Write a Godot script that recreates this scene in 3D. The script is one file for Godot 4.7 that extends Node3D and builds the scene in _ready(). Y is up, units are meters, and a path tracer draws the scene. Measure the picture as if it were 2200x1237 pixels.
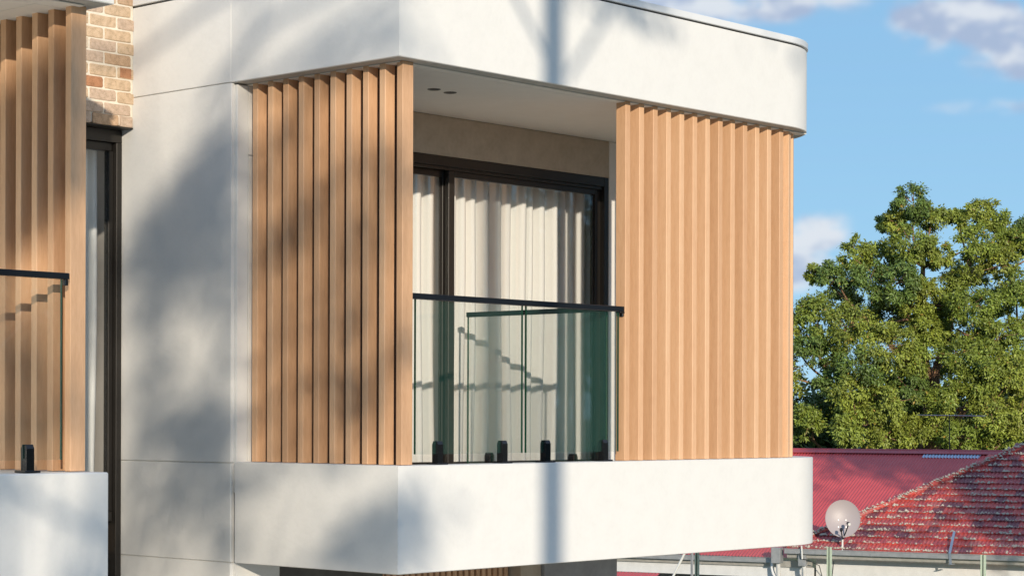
extends Node3D
# A corner balcony with timber-look slats in low sun, a tiled neighbour house and a big tree behind it.
# World axes: x along the front facade to the right, z out of it, y up; the corner of the bay stands at x = 0, z = 0.

const GROUND := -1.0
const SUN := Vector3(-0.5853, 0.2400, 0.7744)
const TOP := 6.238      # underside of the roof band
const FLOOR := 3.705    # top of the balcony slab
const DECK := 3.60      # balcony floor inside the upstand
const LOW := 3.033      # underside of the slab
const BACK := -1.56     # balcony back wall

const TREE_BASE := Vector3(52.30, -1.00, -27.74)
const TREE_CLUMPS := [
	[-0.88, 12.04, -0.08, 0.70], [-0.12, 11.59, 0.18, 0.67], [-0.81, 11.50, -0.78, 0.52], [-0.59, 11.52, -1.31, 0.34], [0.76, 11.66, 0.57, 0.52], [1.07, 11.82, 1.31, 0.61],
	[1.76, 11.48, 1.68, 0.49], [1.92, 10.87, 2.24, 0.58], [2.15, 10.55, 2.88, 0.76], [1.38, 10.96, 2.23, 0.61], [2.03, 11.09, 2.56, 0.67], [-1.85, 10.73, 0.39, 0.73],
	[-0.73, 10.41, 0.67, 0.61], [-0.13, 10.62, 1.72, 0.79], [0.81, 10.05, 2.18, 0.76], [0.47, 8.94, 2.96, 0.76], [1.96, 9.31, 3.07, 0.91], [-1.99, 10.34, -1.69, 0.70],
	[-2.28, 9.50, -0.86, 0.76], [-2.48, 9.63, -2.04, 0.64], [-2.34, 9.82, -2.86, 0.37], [-0.96, 10.31, -1.13, 0.70], [-2.20, 9.43, 0.21, 0.82], [-0.87, 9.13, 0.32, 0.61],
	[0.49, 9.51, 0.85, 0.67], [-3.29, 8.47, -2.16, 0.85], [-3.38, 7.98, -0.90, 0.88], [-3.18, 7.36, 0.28, 0.95], [-3.55, 6.62, -0.32, 0.88], [-3.82, 7.40, -2.16, 0.64],
	[-2.11, 6.94, 0.69, 0.76], [-3.15, 6.30, -1.82, 0.64], [-3.71, 5.73, -0.50, 0.85], [-3.24, 5.58, 0.41, 0.85], [-2.30, 5.95, 0.68, 0.70], [-0.70, 8.70, 2.06, 0.82],
	[-0.47, 7.68, 2.90, 0.88], [-1.42, 7.08, 2.04, 0.85], [-1.42, 6.33, 2.81, 0.88], [-0.38, 6.49, 3.38, 0.88], [-1.80, 5.68, 2.00, 0.85], [-1.24, 5.30, 3.01, 0.88],
	[-0.39, 5.00, 3.56, 0.79], [-1.52, 4.80, 1.16, 0.73], [-3.84, 4.65, -0.64, 0.82], [-3.99, 4.94, -1.97, 0.58], [-2.79, 4.45, 0.13, 0.76], [-2.04, 4.65, 0.58, 0.61],
	[-1.49, 4.43, 2.16, 0.76], [-0.81, 4.22, 3.10, 0.76], [1.02, 7.74, 3.58, 1.07], [0.89, 6.08, 3.82, 1.07], [0.89, 4.59, 3.82, 0.91], [-3.33, 8.08, -3.38, 0.76],
	[-3.76, 6.54, -3.26, 0.91], [-3.65, 5.01, -3.14, 0.91], [-0.87, 8.21, 0.32, 0.61], [0.05, 8.70, 0.56, 0.61], [-0.78, 8.77, -0.17, 0.55], [-0.49, 7.54, 0.36, 0.61],
	[-0.36, 7.76, 0.89, 0.55], [0.28, 8.79, -1.90, 0.76], [1.13, 8.33, -1.34, 0.76], [1.98, 8.34, -0.41, 0.69], [1.23, 6.60, -0.85, 0.76], [-1.20, 7.21, -3.15, 0.69],
	[-0.04, 6.12, -2.06, 0.76], [2.15, 7.69, 0.56, 0.91], [1.11, 5.50, -0.59, 0.76], [-1.42, 5.33, -3.00, 0.69], [1.94, 9.88, 0.33, 0.61], [2.57, 8.94, 1.02, 0.76],
	[-0.26, 8.15, -2.30, 0.76], [0.48, 4.71, -1.29, 0.91], [2.16, 4.56, 0.57, 0.91], [-0.90, 8.92, -2.62, 0.61]]
const SHADE_BASE := Vector3(-19.74, -1.00, 21.68)
const SHADE_CLUMPS := [
	[1.82, 14.26, 0.34, 0.11, 0.86], [1.47, 14.21, 0.70, 0.19, 0.97], [1.32, 14.03, 0.62, 0.19, 0.97], [0.88, 14.08, 0.88, 0.17, 0.92], [1.48, 13.88, 0.74, 0.20, 0.97], [0.94, 13.85, 0.63, 0.15, 0.86],
	[3.56, 12.78, -2.45, 0.20, 0.97], [2.28, 13.25, -0.33, 0.18, 0.92], [0.88, 13.63, 0.71, 0.15, 0.81], [1.74, 13.22, -0.17, 0.15, 0.76], [1.01, 13.32, 0.55, 0.12, 0.54], [3.31, 12.18, -2.27, 0.13, 0.49],
	[2.27, 12.14, -0.62, 0.17, 0.97], [2.92, 11.84, -1.16, 0.16, 0.97], [2.05, 12.16, -0.68, 0.13, 0.65], [1.96, 11.92, -0.66, 0.15, 0.59], [3.60, 11.34, -2.28, 0.17, 0.86], [3.01, 11.42, -1.23, 0.13, 0.97],
	[2.82, 11.24, -0.97, 0.11, 0.92], [0.96, 11.76, 1.46, 0.11, 0.86], [1.40, 12.61, -0.13, 0.08, 0.43], [3.18, 11.35, -1.26, 0.09, 0.76], [1.31, 11.90, 1.20, 0.07, 0.54], [3.24, 10.80, -0.76, 0.10, 0.54],
	[1.84, 11.46, 1.36, 0.13, 0.81], [3.27, 10.97, -0.27, 0.16, 0.92], [3.64, 10.96, -0.47, 0.15, 0.92], [1.09, 11.77, 2.83, 0.17, 0.86], [3.03, 11.39, 0.36, 0.09, 0.54], [3.01, 13.60, 0.21, 0.15, 0.65],
	[0.77, 14.41, 2.95, 0.15, 0.65], [1.09, 14.29, 2.94, 0.13, 0.65], [2.80, 13.43, -0.12, 0.15, 0.65], [0.83, 14.07, 2.28, 0.15, 0.70], [2.06, 13.56, 0.44, 0.11, 0.54], [1.66, 13.79, 2.17, 0.13, 0.54],
	[3.04, 12.88, -0.88, 0.11, 0.65], [0.89, 13.49, 2.86, 0.15, 0.65], [1.62, 12.84, 1.72, 0.19, 0.65], [0.81, 12.93, 3.02, 0.17, 0.70], [1.03, 12.88, 2.20, 0.15, 0.49], [2.77, 12.56, -0.33, 0.12, 0.38],
	[2.59, 12.55, 0.91, 0.12, 0.54], [3.16, 11.79, -1.02, 0.13, 0.43], [3.22, 11.68, 0.08, 0.13, 0.43], [3.45, 13.42, -1.42, 0.30, 0.39], [2.76, 13.22, -0.14, 0.37, 0.39], [1.88, 13.58, 1.55, 0.37, 0.39],
	[3.63, 11.96, -1.47, 0.37, 0.39], [1.66, 13.24, 1.67, 0.33, 0.39], [2.65, 12.41, 0.65, 0.37, 0.39], [2.74, 12.76, -0.47, 0.27, 0.39], [1.25, 12.83, 0.38, 0.27, 0.43], [2.24, 11.66, -0.67, 0.30, 0.38],
	[2.72, 12.85, -1.02, 0.20, 0.38], [2.23, 11.26, -1.07, 0.20, 0.32], [1.58, 12.75, 0.49, 0.20, 0.22], [3.48, 13.61, -1.00, 0.30, 0.39], [0.79, 12.58, 2.20, 0.23, 0.32], [3.58, 11.53, -0.86, 0.30, 0.32],
	[1.45, 14.87, 1.85, 0.19, 0.32], [1.17, 14.97, 2.61, 0.20, 0.43], [3.59, 14.04, -0.39, 0.17, 0.32], [1.34, 14.84, 1.60, 0.13, 0.27], [2.68, 14.32, 1.03, 0.13, 0.38], [2.25, 14.66, 1.85, 0.13, 0.27],
	[3.76, 11.11, -0.35, 0.15, 0.65], [3.71, 10.95, -0.21, 0.15, 0.59], [3.55, 11.25, 0.31, 0.13, 0.38], [0.95, 11.88, 3.31, 0.11, 0.54], [3.17, 12.24, 0.37, 0.10, 0.43], [0.87, 19.88, 2.83, 0.64, 0.80],
	[-0.75, 18.39, 2.05, 0.54, 0.80], [1.12, 19.35, 2.45, 0.51, 0.80], [4.03, 16.41, 0.03, 0.74, 0.80], [1.82, 18.03, 2.75, 0.72, 0.80], [1.12, 16.88, -0.72, 0.53, 0.80], [-2.66, 19.21, 3.08, 0.56, 0.80],
	[-1.59, 19.47, 0.93, 0.66, 0.80], [-1.58, 18.67, 2.29, 0.68, 0.80], [-0.88, 17.13, 2.71, 0.51, 0.80], [2.28, 18.43, -0.94, 0.79, 0.80], [2.48, 18.73, 2.11, 0.54, 0.80], [-0.56, 17.32, 2.38, 0.62, 0.80],
	[-0.48, 19.97, 2.41, 0.89, 0.80], [-0.05, 18.21, 1.84, 0.69, 0.80], [1.11, 17.10, -0.87, 0.65, 0.80], [3.25, 19.52, 1.36, 0.70, 0.80], [0.93, 16.31, -0.28, 0.81, 0.80], [2.03, 17.89, 2.10, 0.81, 0.80],
	[1.17, 18.79, 1.98, 0.65, 0.80], [2.19, 17.21, 0.71, 0.81, 0.80], [0.50, 17.91, 2.84, 0.76, 0.80], [1.29, 16.47, 0.99, 0.60, 0.80], [0.85, 18.25, 2.25, 0.76, 0.80], [2.15, 17.65, 1.44, 0.80, 0.80],
	[1.62, 17.94, 2.37, 0.85, 0.80], [-0.05, 13.60, -0.29, 0.11, 0.75], [-0.73, 13.76, 0.60, 0.11, 0.75], [-0.68, 13.62, 0.54, 0.11, 0.75], [0.35, 13.09, -0.82, 0.11, 0.75], [0.32, 12.98, -0.78, 0.11, 0.75],
	[1.17, 12.52, -1.91, 0.11, 0.75], [-0.40, 13.07, 0.17, 0.11, 0.75], [-0.53, 13.85, 0.48, 0.11, 0.75], [0.55, 13.29, -0.94, 0.11, 0.75], [0.05, 13.38, -0.28, 0.11, 0.75], [-0.01, 13.29, -0.19, 0.11, 0.75],
	[-0.04, 13.19, -0.16, 0.11, 0.75], [1.27, 12.53, -1.89, 0.11, 0.75], [-0.16, 13.02, -0.01, 0.11, 0.75], [0.42, 13.52, -0.62, 0.11, 0.75], [0.22, 13.49, -0.36, 0.11, 0.75], [0.80, 13.14, -1.12, 0.11, 0.75],
	[0.32, 13.21, -0.49, 0.11, 0.75], [-0.03, 13.24, -0.02, 0.11, 0.75], [0.29, 12.99, -0.45, 0.11, 0.75], [0.10, 12.98, -0.19, 0.11, 0.75], [1.83, 13.01, -2.34, 0.11, 0.75], [1.52, 13.02, -1.93, 0.11, 0.75],
	[0.86, 13.17, -1.06, 0.11, 0.75], [0.37, 13.25, -0.41, 0.11, 0.75], [1.38, 12.72, -1.74, 0.11, 0.75], [0.29, 13.05, -0.30, 0.11, 0.75], [0.42, 12.90, -0.47, 0.11, 0.75], [1.91, 13.04, -2.29, 0.11, 0.75],
	[0.91, 13.33, -0.96, 0.11, 0.75], [1.48, 12.98, -1.72, 0.11, 0.75], [1.88, 12.69, -2.26, 0.11, 0.75], [1.70, 12.65, -2.01, 0.11, 0.75], [1.27, 12.71, -1.44, 0.11, 0.75], [1.59, 12.48, -1.86, 0.11, 0.75],
	[1.67, 13.20, -1.82, 0.11, 0.75], [2.04, 12.93, -2.31, 0.11, 0.75], [1.04, 13.22, -0.98, 0.11, 0.75], [1.24, 13.02, -1.25, 0.11, 0.75], [0.70, 13.12, -0.53, 0.11, 0.75], [0.75, 12.98, -0.60, 0.11, 0.75],
	[1.57, 12.54, -1.69, 0.11, 0.75], [0.13, 13.90, 0.37, 0.11, 0.75], [2.25, 12.91, -2.42, 0.11, 0.75], [1.30, 13.18, -1.17, 0.11, 0.75], [1.60, 12.93, -1.56, 0.11, 0.75], [1.29, 12.94, -1.15, 0.11, 0.75],
	[1.98, 12.53, -2.07, 0.11, 0.75], [0.30, 13.12, 0.15, 0.11, 0.75], [1.49, 13.41, -1.27, 0.11, 0.75], [2.28, 12.96, -2.31, 0.11, 0.75], [0.93, 13.39, -0.52, 0.11, 0.75], [2.15, 12.77, -2.13, 0.11, 0.75],
	[1.09, 13.08, -0.73, 0.11, 0.75], [1.57, 12.76, -1.37, 0.11, 0.75], [1.01, 12.90, -0.62, 0.11, 0.75], [0.25, 13.98, 0.55, 0.11, 0.75], [0.57, 13.73, 0.11, 0.11, 0.75], [1.51, 13.22, -1.12, 0.11, 0.75],
	[0.59, 13.47, 0.10, 0.11, 0.75], [0.99, 13.19, -0.43, 0.11, 0.75], [1.63, 12.80, -1.28, 0.11, 0.75], [2.16, 12.48, -1.98, 0.11, 0.75], [1.22, 13.65, -0.58, 0.11, 0.75], [1.30, 13.50, -0.68, 0.11, 0.75],
	[0.37, 13.75, 0.54, 0.11, 0.75], [0.35, 13.64, 0.58, 0.11, 0.75], [1.19, 13.17, -0.54, 0.11, 0.75], [1.80, 12.80, -1.34, 0.11, 0.75], [0.53, 13.22, 0.34, 0.11, 0.75], [2.74, 13.10, -2.42, 0.11, 0.75],
	[2.49, 13.08, -2.09, 0.11, 0.75], [1.42, 13.39, -0.67, 0.11, 0.75], [1.30, 13.31, -0.52, 0.11, 0.75], [2.41, 12.73, -1.99, 0.11, 0.75], [1.27, 13.08, -0.47, 0.11, 0.75], [0.66, 13.23, 0.34, 0.11, 0.75],
	[1.39, 12.57, -1.26, 0.11, 0.75], [1.39, 12.64, -1.09, 0.10, 0.60], [2.00, 12.50, -1.72, 0.09, 0.45], [1.59, 12.37, -1.52, 0.09, 0.50], [0.60, 14.15, 0.59, 0.10, 0.50], [1.83, 10.89, -1.25, 0.09, 0.35],
	[0.64, 11.38, 0.55, 0.09, 0.45], [0.19, 12.50, 0.41, 0.15, 0.60], [1.05, 12.01, -0.58, 0.18, 0.70], [1.75, 11.44, -1.62, 0.18, 0.70], [0.24, 12.06, 0.62, 0.15, 0.60], [1.29, 11.39, -0.89, 0.13, 0.55],
	[1.33, 11.24, -1.14, 0.10, 0.50], [2.00, 11.80, -1.43, 0.08, 0.30]]
const SHADE_LIMBS := [  # limbs placed to cast thin diagonal shadows, the last in place of a cable
	[4.52, 13.57, -4.64, 3.94, 14.38, -2.07, 0.04], [4.52, 13.36, -3.41, 3.94, 14.26, -1.18, 0.04], [4.52, 13.35, -3.02, 3.94, 14.21, -0.60, 0.03], [4.68, 9.57, -6.19, 5.91, 9.10, -6.19, 0.03]]
const ROOF_SHADE_BASE := Vector3(20.39, -1.00, 6.28)
const ROOF_SHADE_CLUMPS := [
	[-3.31, 10.35, 0.24, 0.67, 0.95], [-2.53, 9.03, -1.06, 0.67, 0.95], [-1.45, 9.05, -3.01, 0.51, 0.90], [-2.85, 8.90, -1.71, 0.51, 0.80], [-2.19, 7.99, -2.58, 0.51, 0.80], [-1.95, 9.92, -1.84, 0.44, 0.90],
	[-1.66, 9.38, -1.79, 0.56, 0.95], [-2.00, 8.69, -2.23, 0.53, 0.90], [-3.41, 9.66, -0.81, 0.44, 0.80], [-4.39, 9.10, 0.98, 0.51, 0.85], [-1.53, 8.13, -4.25, 0.38, 0.60], [-3.74, 8.73, -2.18, 0.33, 0.50],
	[-2.81, 8.20, -2.15, 0.40, 0.70], [-5.93, 8.93, -0.41, 0.33, 0.55], [-5.31, 8.61, -0.04, 0.33, 0.60], [-3.29, 7.73, -1.31, 0.38, 0.60], [-3.75, 8.00, -4.32, 0.27, 0.35], [1.05, 9.28, -7.39, 0.38, 0.70],
	[-2.51, 10.22, -3.25, 0.29, 0.60], [-0.40, 9.03, -5.77, 0.31, 0.65], [-2.01, 9.22, -3.56, 0.27, 0.60], [0.25, 9.76, -4.84, 0.44, 0.80], [-0.31, 9.96, -3.45, 0.44, 0.90], [0.47, 10.11, -3.39, 0.44, 0.90],
	[-0.70, 10.19, -4.09, 0.40, 0.70], [0.16, 8.95, -8.53, 0.29, 0.35], [-3.19, 9.38, -4.62, 0.27, 0.30], [-1.26, 8.91, -7.49, 0.24, 0.30], [-2.36, 8.93, -4.32, 0.20, 0.25], [0.38, 9.36, -4.77, 0.44, 0.85],
	[-1.33, 11.55, -3.27, 0.98, 0.80], [1.27, 10.79, -4.04, 0.93, 0.80], [-2.43, 11.23, -0.87, 1.07, 0.80], [-1.90, 10.89, -4.21, 1.09, 0.80], [-0.39, 11.33, -2.07, 1.26, 0.80], [-2.48, 12.44, -1.23, 0.90, 0.80],
	[0.06, 10.25, -5.12, 1.22, 0.80], [0.27, 11.53, -3.02, 1.19, 0.80], [0.12, 12.50, -1.54, 1.07, 0.80], [0.25, 11.58, -4.17, 1.09, 0.80], [0.75, 12.32, -2.97, 1.21, 0.80], [1.42, 10.60, -3.97, 1.16, 0.80],
	[-0.49, 10.77, -0.32, 0.82, 0.80], [-0.64, 12.56, -0.95, 1.28, 0.80], [0.29, 12.25, -2.95, 1.26, 0.80], [-1.52, 11.28, -3.91, 0.88, 0.80]]
const PARAPET_SHADE_BASE := Vector3(-6.45, -1.00, 18.58)
const PARAPET_SHADE_CLUMPS := [
	[-5.36, 13.50, -0.40, 0.09, 0.50], [-3.73, 12.95, -2.19, 0.11, 0.75], [-3.59, 13.02, -1.99, 0.11, 0.75], [-3.96, 13.27, -1.15, 0.09, 0.70], [-4.32, 13.01, -2.10, 0.12, 0.70], [-2.12, 12.88, -2.14, 0.08, 0.22],
	[-2.97, 13.30, -0.54, 0.09, 0.25], [-4.02, 13.55, -0.02, 0.07, 0.20], [-1.88, 15.09, -1.09, 0.63, 0.80], [-5.05, 16.77, 1.26, 0.65, 0.80], [-5.01, 16.20, -2.40, 0.75, 0.80], [-4.18, 17.36, -0.52, 0.75, 0.80],
	[-4.33, 15.96, -1.92, 0.80, 0.80], [-3.00, 14.80, -2.01, 0.65, 0.80], [-3.58, 15.61, 0.22, 0.76, 0.80], [-4.65, 16.04, -2.67, 0.55, 0.80], [-4.87, 16.01, 0.98, 0.69, 0.80], [-3.25, 16.29, -2.96, 0.79, 0.80],
	[-7.83, 15.88, 1.33, 0.77, 0.80], [-7.06, 15.82, 1.42, 0.77, 0.80], [-2.85, 15.38, -0.19, 0.64, 0.80], [-5.74, 15.88, -0.25, 0.64, 0.80], [-5.75, 15.67, 0.76, 0.76, 0.80], [-3.73, 16.50, 0.86, 0.71, 0.80],
	[-4.40, 16.71, 0.34, 0.66, 0.80], [-4.98, 14.48, -2.16, 0.52, 0.80], [-2.98, 16.49, 0.44, 0.50, 0.80], [-4.58, 17.40, -0.22, 0.67, 0.80], [-2.97, 14.59, -2.38, 0.56, 0.80], [-5.98, 16.41, 0.99, 0.56, 0.80]]


class Shape:
	var v := PackedVector3Array()
	var n := PackedVector3Array()
	var t := PackedVector2Array()
	var shift := Vector2.ZERO

	func tri(a: Vector3, b: Vector3, c: Vector3, na: Vector3, nb: Vector3, nc: Vector3, ua := Vector2.ZERO, ub := Vector2.ZERO, uc := Vector2.ZERO) -> void:
		if (b - a).cross(c - a).dot(na + nb + nc) > 0.0:
			v.append_array([a, c, b]); n.append_array([na, nc, nb]); t.append_array([ua + shift, uc + shift, ub + shift])
		else:
			v.append_array([a, b, c]); n.append_array([na, nb, nc]); t.append_array([ua + shift, ub + shift, uc + shift])

	static func flat(p: Vector3, d: Vector3) -> Vector2:
		var m := d.abs()
		if m.y > m.x and m.y > m.z:
			return Vector2(p.x, p.z)
		return Vector2(p.z, p.y) if m.x > m.z else Vector2(p.x, p.y)

	func quad(a: Vector3, b: Vector3, c: Vector3, d: Vector3, nn: Vector3) -> void:
		tri(a, b, c, nn, nn, nn, flat(a, nn), flat(b, nn), flat(c, nn))
		tri(a, c, d, nn, nn, nn, flat(a, nn), flat(c, nn), flat(d, nn))

	func quad_of(a: Vector3, b: Vector3, c: Vector3, d: Vector3, outwards: Vector3) -> void:
		var nn := (b - a).cross(c - a)
		if nn.length() < 1e-12:
			nn = (c - a).cross(d - a)
		nn = nn.normalized()
		quad(a, b, c, d, nn if nn.dot(outwards) > 0.0 else -nn)

	func box(lo: Vector3, hi: Vector3, bevel := 0.0) -> void:
		var m := (lo + hi) / 2.0
		var h := (hi - lo) / 2.0
		var b := minf(bevel, minf(h.x, minf(h.y, h.z)) * 0.9)
		for k in 3:
			var e := Vector3.ZERO; e[k] = 1.0
			var i := (k + 1) % 3
			var j := (k + 2) % 3
			for s in [-1.0, 1.0]:
				var q: Array[Vector3] = []
				for w in [[-1.0, -1.0], [1.0, -1.0], [1.0, 1.0], [-1.0, 1.0]]:
					var p := Vector3.ZERO
					p[k] = h[k] * s; p[i] = (h[i] - b) * w[0]; p[j] = (h[j] - b) * w[1]
					q.append(m + p)
				quad(q[0], q[1], q[2], q[3], e * s)
				if b <= 0.0:
					continue
				for r in [-1.0, 1.0]:   # the edge shared with face i
					var g: Array[Vector3] = []
					for w in [-1.0, 1.0]:
						var p1 := Vector3.ZERO
						p1[k] = h[k] * s; p1[i] = (h[i] - b) * r; p1[j] = (h[j] - b) * w
						var p2 := Vector3.ZERO
						p2[k] = (h[k] - b) * s; p2[i] = h[i] * r; p2[j] = (h[j] - b) * w
						g.append(m + p1); g.append(m + p2)
					var o := Vector3.ZERO
					o[k] = s; o[i] = r
					quad(g[0], g[1], g[3], g[2], o.normalized())
		if b > 0.0:
			for sx in [-1.0, 1.0]:
				for sy in [-1.0, 1.0]:
					for sz in [-1.0, 1.0]:
						var o := Vector3(sx, sy, sz).normalized()
						tri(m + Vector3(h.x * sx, (h.y - b) * sy, (h.z - b) * sz), m + Vector3((h.x - b) * sx, h.y * sy, (h.z - b) * sz), m + Vector3((h.x - b) * sx, (h.y - b) * sy, h.z * sz), o, o, o)

	func extrude(poly: PackedVector2Array, y0: float, y1: float, bevel := 0.0) -> void:
		# poly holds (x, z); round runs of short edges shade smoothly
		var count := poly.size()
		var area := 0.0
		for i in count:
			var a := poly[i]; var b := poly[(i + 1) % count]
			area += a.x * b.y - b.x * a.y
		var sgn := 1.0 if area > 0.0 else -1.0
		var en: Array[Vector3] = []
		for i in count:
			var d := poly[(i + 1) % count] - poly[i]
			en.append(Vector3(d.y, 0, -d.x).normalized() * sgn)
		var run := 0.0
		var inner := PackedVector2Array()
		for i in count:
			var mitre := (en[i] + en[(i + count - 1) % count]).normalized()
			inner.append(poly[i] - Vector2(mitre.x, mitre.z) * bevel / maxf(0.4, mitre.dot(en[i])))
		for i in count:
			var j := (i + 1) % count
			var na := en[i]; var nb := en[i]
			var before := en[(i + count - 1) % count]; var after := en[j]
			if before.dot(en[i]) > 0.85: na = (before + en[i]).normalized()
			if after.dot(en[i]) > 0.85: nb = (after + en[i]).normalized()
			var len := poly[i].distance_to(poly[j])
			var a0 := Vector3(poly[i].x, y0 + bevel, poly[i].y); var b0 := Vector3(poly[j].x, y0 + bevel, poly[j].y)
			var a1 := Vector3(a0.x, y1 - bevel, a0.z); var b1 := Vector3(b0.x, y1 - bevel, b0.z)
			tri(a0, b0, b1, na, nb, nb, Vector2(run, y0), Vector2(run + len, y0), Vector2(run + len, y1))
			tri(a0, b1, a1, na, nb, na, Vector2(run, y0), Vector2(run + len, y1), Vector2(run, y1))
			if bevel > 0.0:
				for side in [[a0, b0, y0, -1.0], [a1, b1, y1, 1.0]]:
					var up := Vector3(0, side[3], 0)
					var ia := Vector3(inner[i].x, side[2], inner[i].y); var ib := Vector3(inner[j].x, side[2], inner[j].y)
					var ma := (na + up).normalized(); var mb := (nb + up).normalized()
					tri(side[0], side[1], ib, ma, mb, mb); tri(side[0], ib, ia, ma, mb, ma)
			run += len
		var cap := inner if bevel > 0.0 else poly
		var idx := Geometry2D.triangulate_polygon(cap)
		for k in range(0, idx.size(), 3):
			for lvl in [[y0, Vector3.DOWN], [y1, Vector3.UP]]:
				var p: Array[Vector3] = []
				for q in 3:
					p.append(Vector3(cap[idx[k + q]].x, lvl[0], cap[idx[k + q]].y))
				tri(p[0], p[1], p[2], lvl[1], lvl[1], lvl[1], Vector2(p[0].x, p[0].z), Vector2(p[1].x, p[1].z), Vector2(p[2].x, p[2].z))

	func tube(pts: Array, radii: Array, sides := 8, caps := true) -> void:
		var rings := []
		var norms := []
		var ref := Vector3(0.31, 0.17, 0.93)
		var along := 0.0
		var vs := []
		for i in pts.size():
			var d: Vector3 = (pts[mini(i + 1, pts.size() - 1)] - pts[maxi(i - 1, 0)]).normalized()
			var u := ref - d * ref.dot(d)
			if u.length() < 0.05:
				u = Vector3(1, 0, 0) - d * d.x
			u = u.normalized(); ref = u
			var w := d.cross(u)
			var ring := []; var nr := []
			for k in sides + 1:
				var a := TAU * k / sides
				var o := u * cos(a) + w * sin(a)
				ring.append(pts[i] + o * radii[i]); nr.append(o)
			rings.append(ring); norms.append(nr)
			if i > 0: along += pts[i].distance_to(pts[i - 1])
			vs.append(along)
		for i in pts.size() - 1:
			for k in sides:
				var u0 := float(k) / sides; var u1 := float(k + 1) / sides
				tri(rings[i][k], rings[i][k + 1], rings[i + 1][k + 1], norms[i][k], norms[i][k + 1], norms[i + 1][k + 1], Vector2(u0, vs[i]), Vector2(u1, vs[i]), Vector2(u1, vs[i + 1]))
				tri(rings[i][k], rings[i + 1][k + 1], rings[i + 1][k], norms[i][k], norms[i + 1][k + 1], norms[i + 1][k], Vector2(u0, vs[i]), Vector2(u1, vs[i + 1]), Vector2(u0, vs[i + 1]))
		if caps:
			for e in [0, pts.size() - 1]:
				var o: Vector3 = (pts[0] - pts[1]).normalized() if e == 0 else (pts[e] - pts[e - 1]).normalized()
				for k in sides:
					tri(pts[e], rings[e][k], rings[e][k + 1], o, o, o)

	func lathe(profile: Array, axis_at: Transform3D, sides := 28) -> void:
		# profile: (radius, height) pairs about the y axis of axis_at
		for i in profile.size() - 1:
			var p: Vector2 = profile[i]; var q: Vector2 = profile[i + 1]
			var d := q - p
			var nn := Vector2(d.y, -d.x).normalized()
			for k in sides:
				var pt: Array[Vector3] = []; var no: Array[Vector3] = []
				for c in [[p, k], [p, k + 1], [q, k + 1], [q, k]]:
					var a: float = TAU * c[1] / sides
					pt.append(axis_at * Vector3(c[0].x * cos(a), c[0].y, c[0].x * sin(a)))
					no.append((axis_at.basis * Vector3(nn.x * cos(a), nn.y, nn.x * sin(a))).normalized())
				if p.x > 1e-6: tri(pt[0], pt[1], pt[2], no[0], no[1], no[2])
				if q.x > 1e-6: tri(pt[0], pt[2], pt[3], no[0], no[2], no[3])

	func mesh() -> ArrayMesh:
		var a := []
		a.resize(Mesh.ARRAY_MAX)
		a[Mesh.ARRAY_VERTEX] = v; a[Mesh.ARRAY_NORMAL] = n; a[Mesh.ARRAY_TEX_UV] = t
		var m := ArrayMesh.new()
		m.add_surface_from_arrays(Mesh.PRIMITIVE_TRIANGLES, a)
		return m


var M := {}
var names := {}
var rng := RandomNumberGenerator.new()

# ------------------------------------------------------------------ nodes

func numbered(called: String) -> String:
	names[called] = names.get(called, -1) + 1
	return called if names[called] == 0 else "%s_%03d" % [called, names[called]]

func tag(o: Node3D, label: String, category: String, group := "", kind := "") -> void:
	if label: o.set_meta("label", label)
	if category: o.set_meta("category", category)
	if group: o.set_meta("group", group)
	if kind: o.set_meta("kind", kind)

func thing(called: String, label: String, category: String, at := Vector3.ZERO, group := "", turn := 0.0) -> Node3D:
	var o := Node3D.new()
	o.name = numbered(called)
	add_child(o)
	o.position = at
	o.rotation.y = turn
	tag(o, label, category, group)
	return o

func part(parent: Node3D, called: String, what, material: Material, at := Vector3.ZERO) -> MeshInstance3D:
	var o := MeshInstance3D.new()
	o.name = called
	o.mesh = what.mesh() if what is Shape else what
	o.material_override = material
	parent.add_child(o, true)
	o.position = at
	return o

func group_part(parent: Node3D, called: String) -> Node3D:
	var o := Node3D.new()
	o.name = called
	parent.add_child(o, true)
	return o

func boxed(lo: Vector3, hi: Vector3, bevel := 0.0) -> Shape:
	var s := Shape.new()
	s.box(lo, hi, bevel)
	return s

func structure(called: String, s: Shape, material: Material) -> void:
	var o := part(self, called, s, material)
	o.set_meta("kind", "structure")

# ------------------------------------------------------------------ textures and materials

func noise_image(size: int, frequency: float, octaves: int, seed_: int) -> Image:
	var f := FastNoiseLite.new()
	f.seed = seed_
	f.noise_type = FastNoiseLite.TYPE_SIMPLEX_SMOOTH
	f.frequency = frequency
	f.fractal_octaves = octaves
	var im := f.get_seamless_image(size, size)
	im.convert(Image.FORMAT_L8)
	return im

func ramped(im: Image, colors: Array, stops: Array) -> ImageTexture:
	# colours are linear base colours; the texture stores sRGB
	var g := Gradient.new()
	g.offsets = PackedFloat32Array(stops)
	g.colors = PackedColorArray(colors)
	var table := PackedByteArray()
	for i in 256:
		var c := g.sample(i / 255.0).linear_to_srgb()
		table.append_array([roundi(clampf(c.r, 0, 1) * 255), roundi(clampf(c.g, 0, 1) * 255), roundi(clampf(c.b, 0, 1) * 255)])
	var src := im.get_data()
	var out := PackedByteArray()
	out.resize(src.size() * 3)
	for i in src.size():
		var k := src[i] * 3
		out[i * 3] = table[k]; out[i * 3 + 1] = table[k + 1]; out[i * 3 + 2] = table[k + 2]
	return ImageTexture.create_from_image(Image.create_from_data(im.get_width(), im.get_height(), false, Image.FORMAT_RGB8, out))

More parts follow.
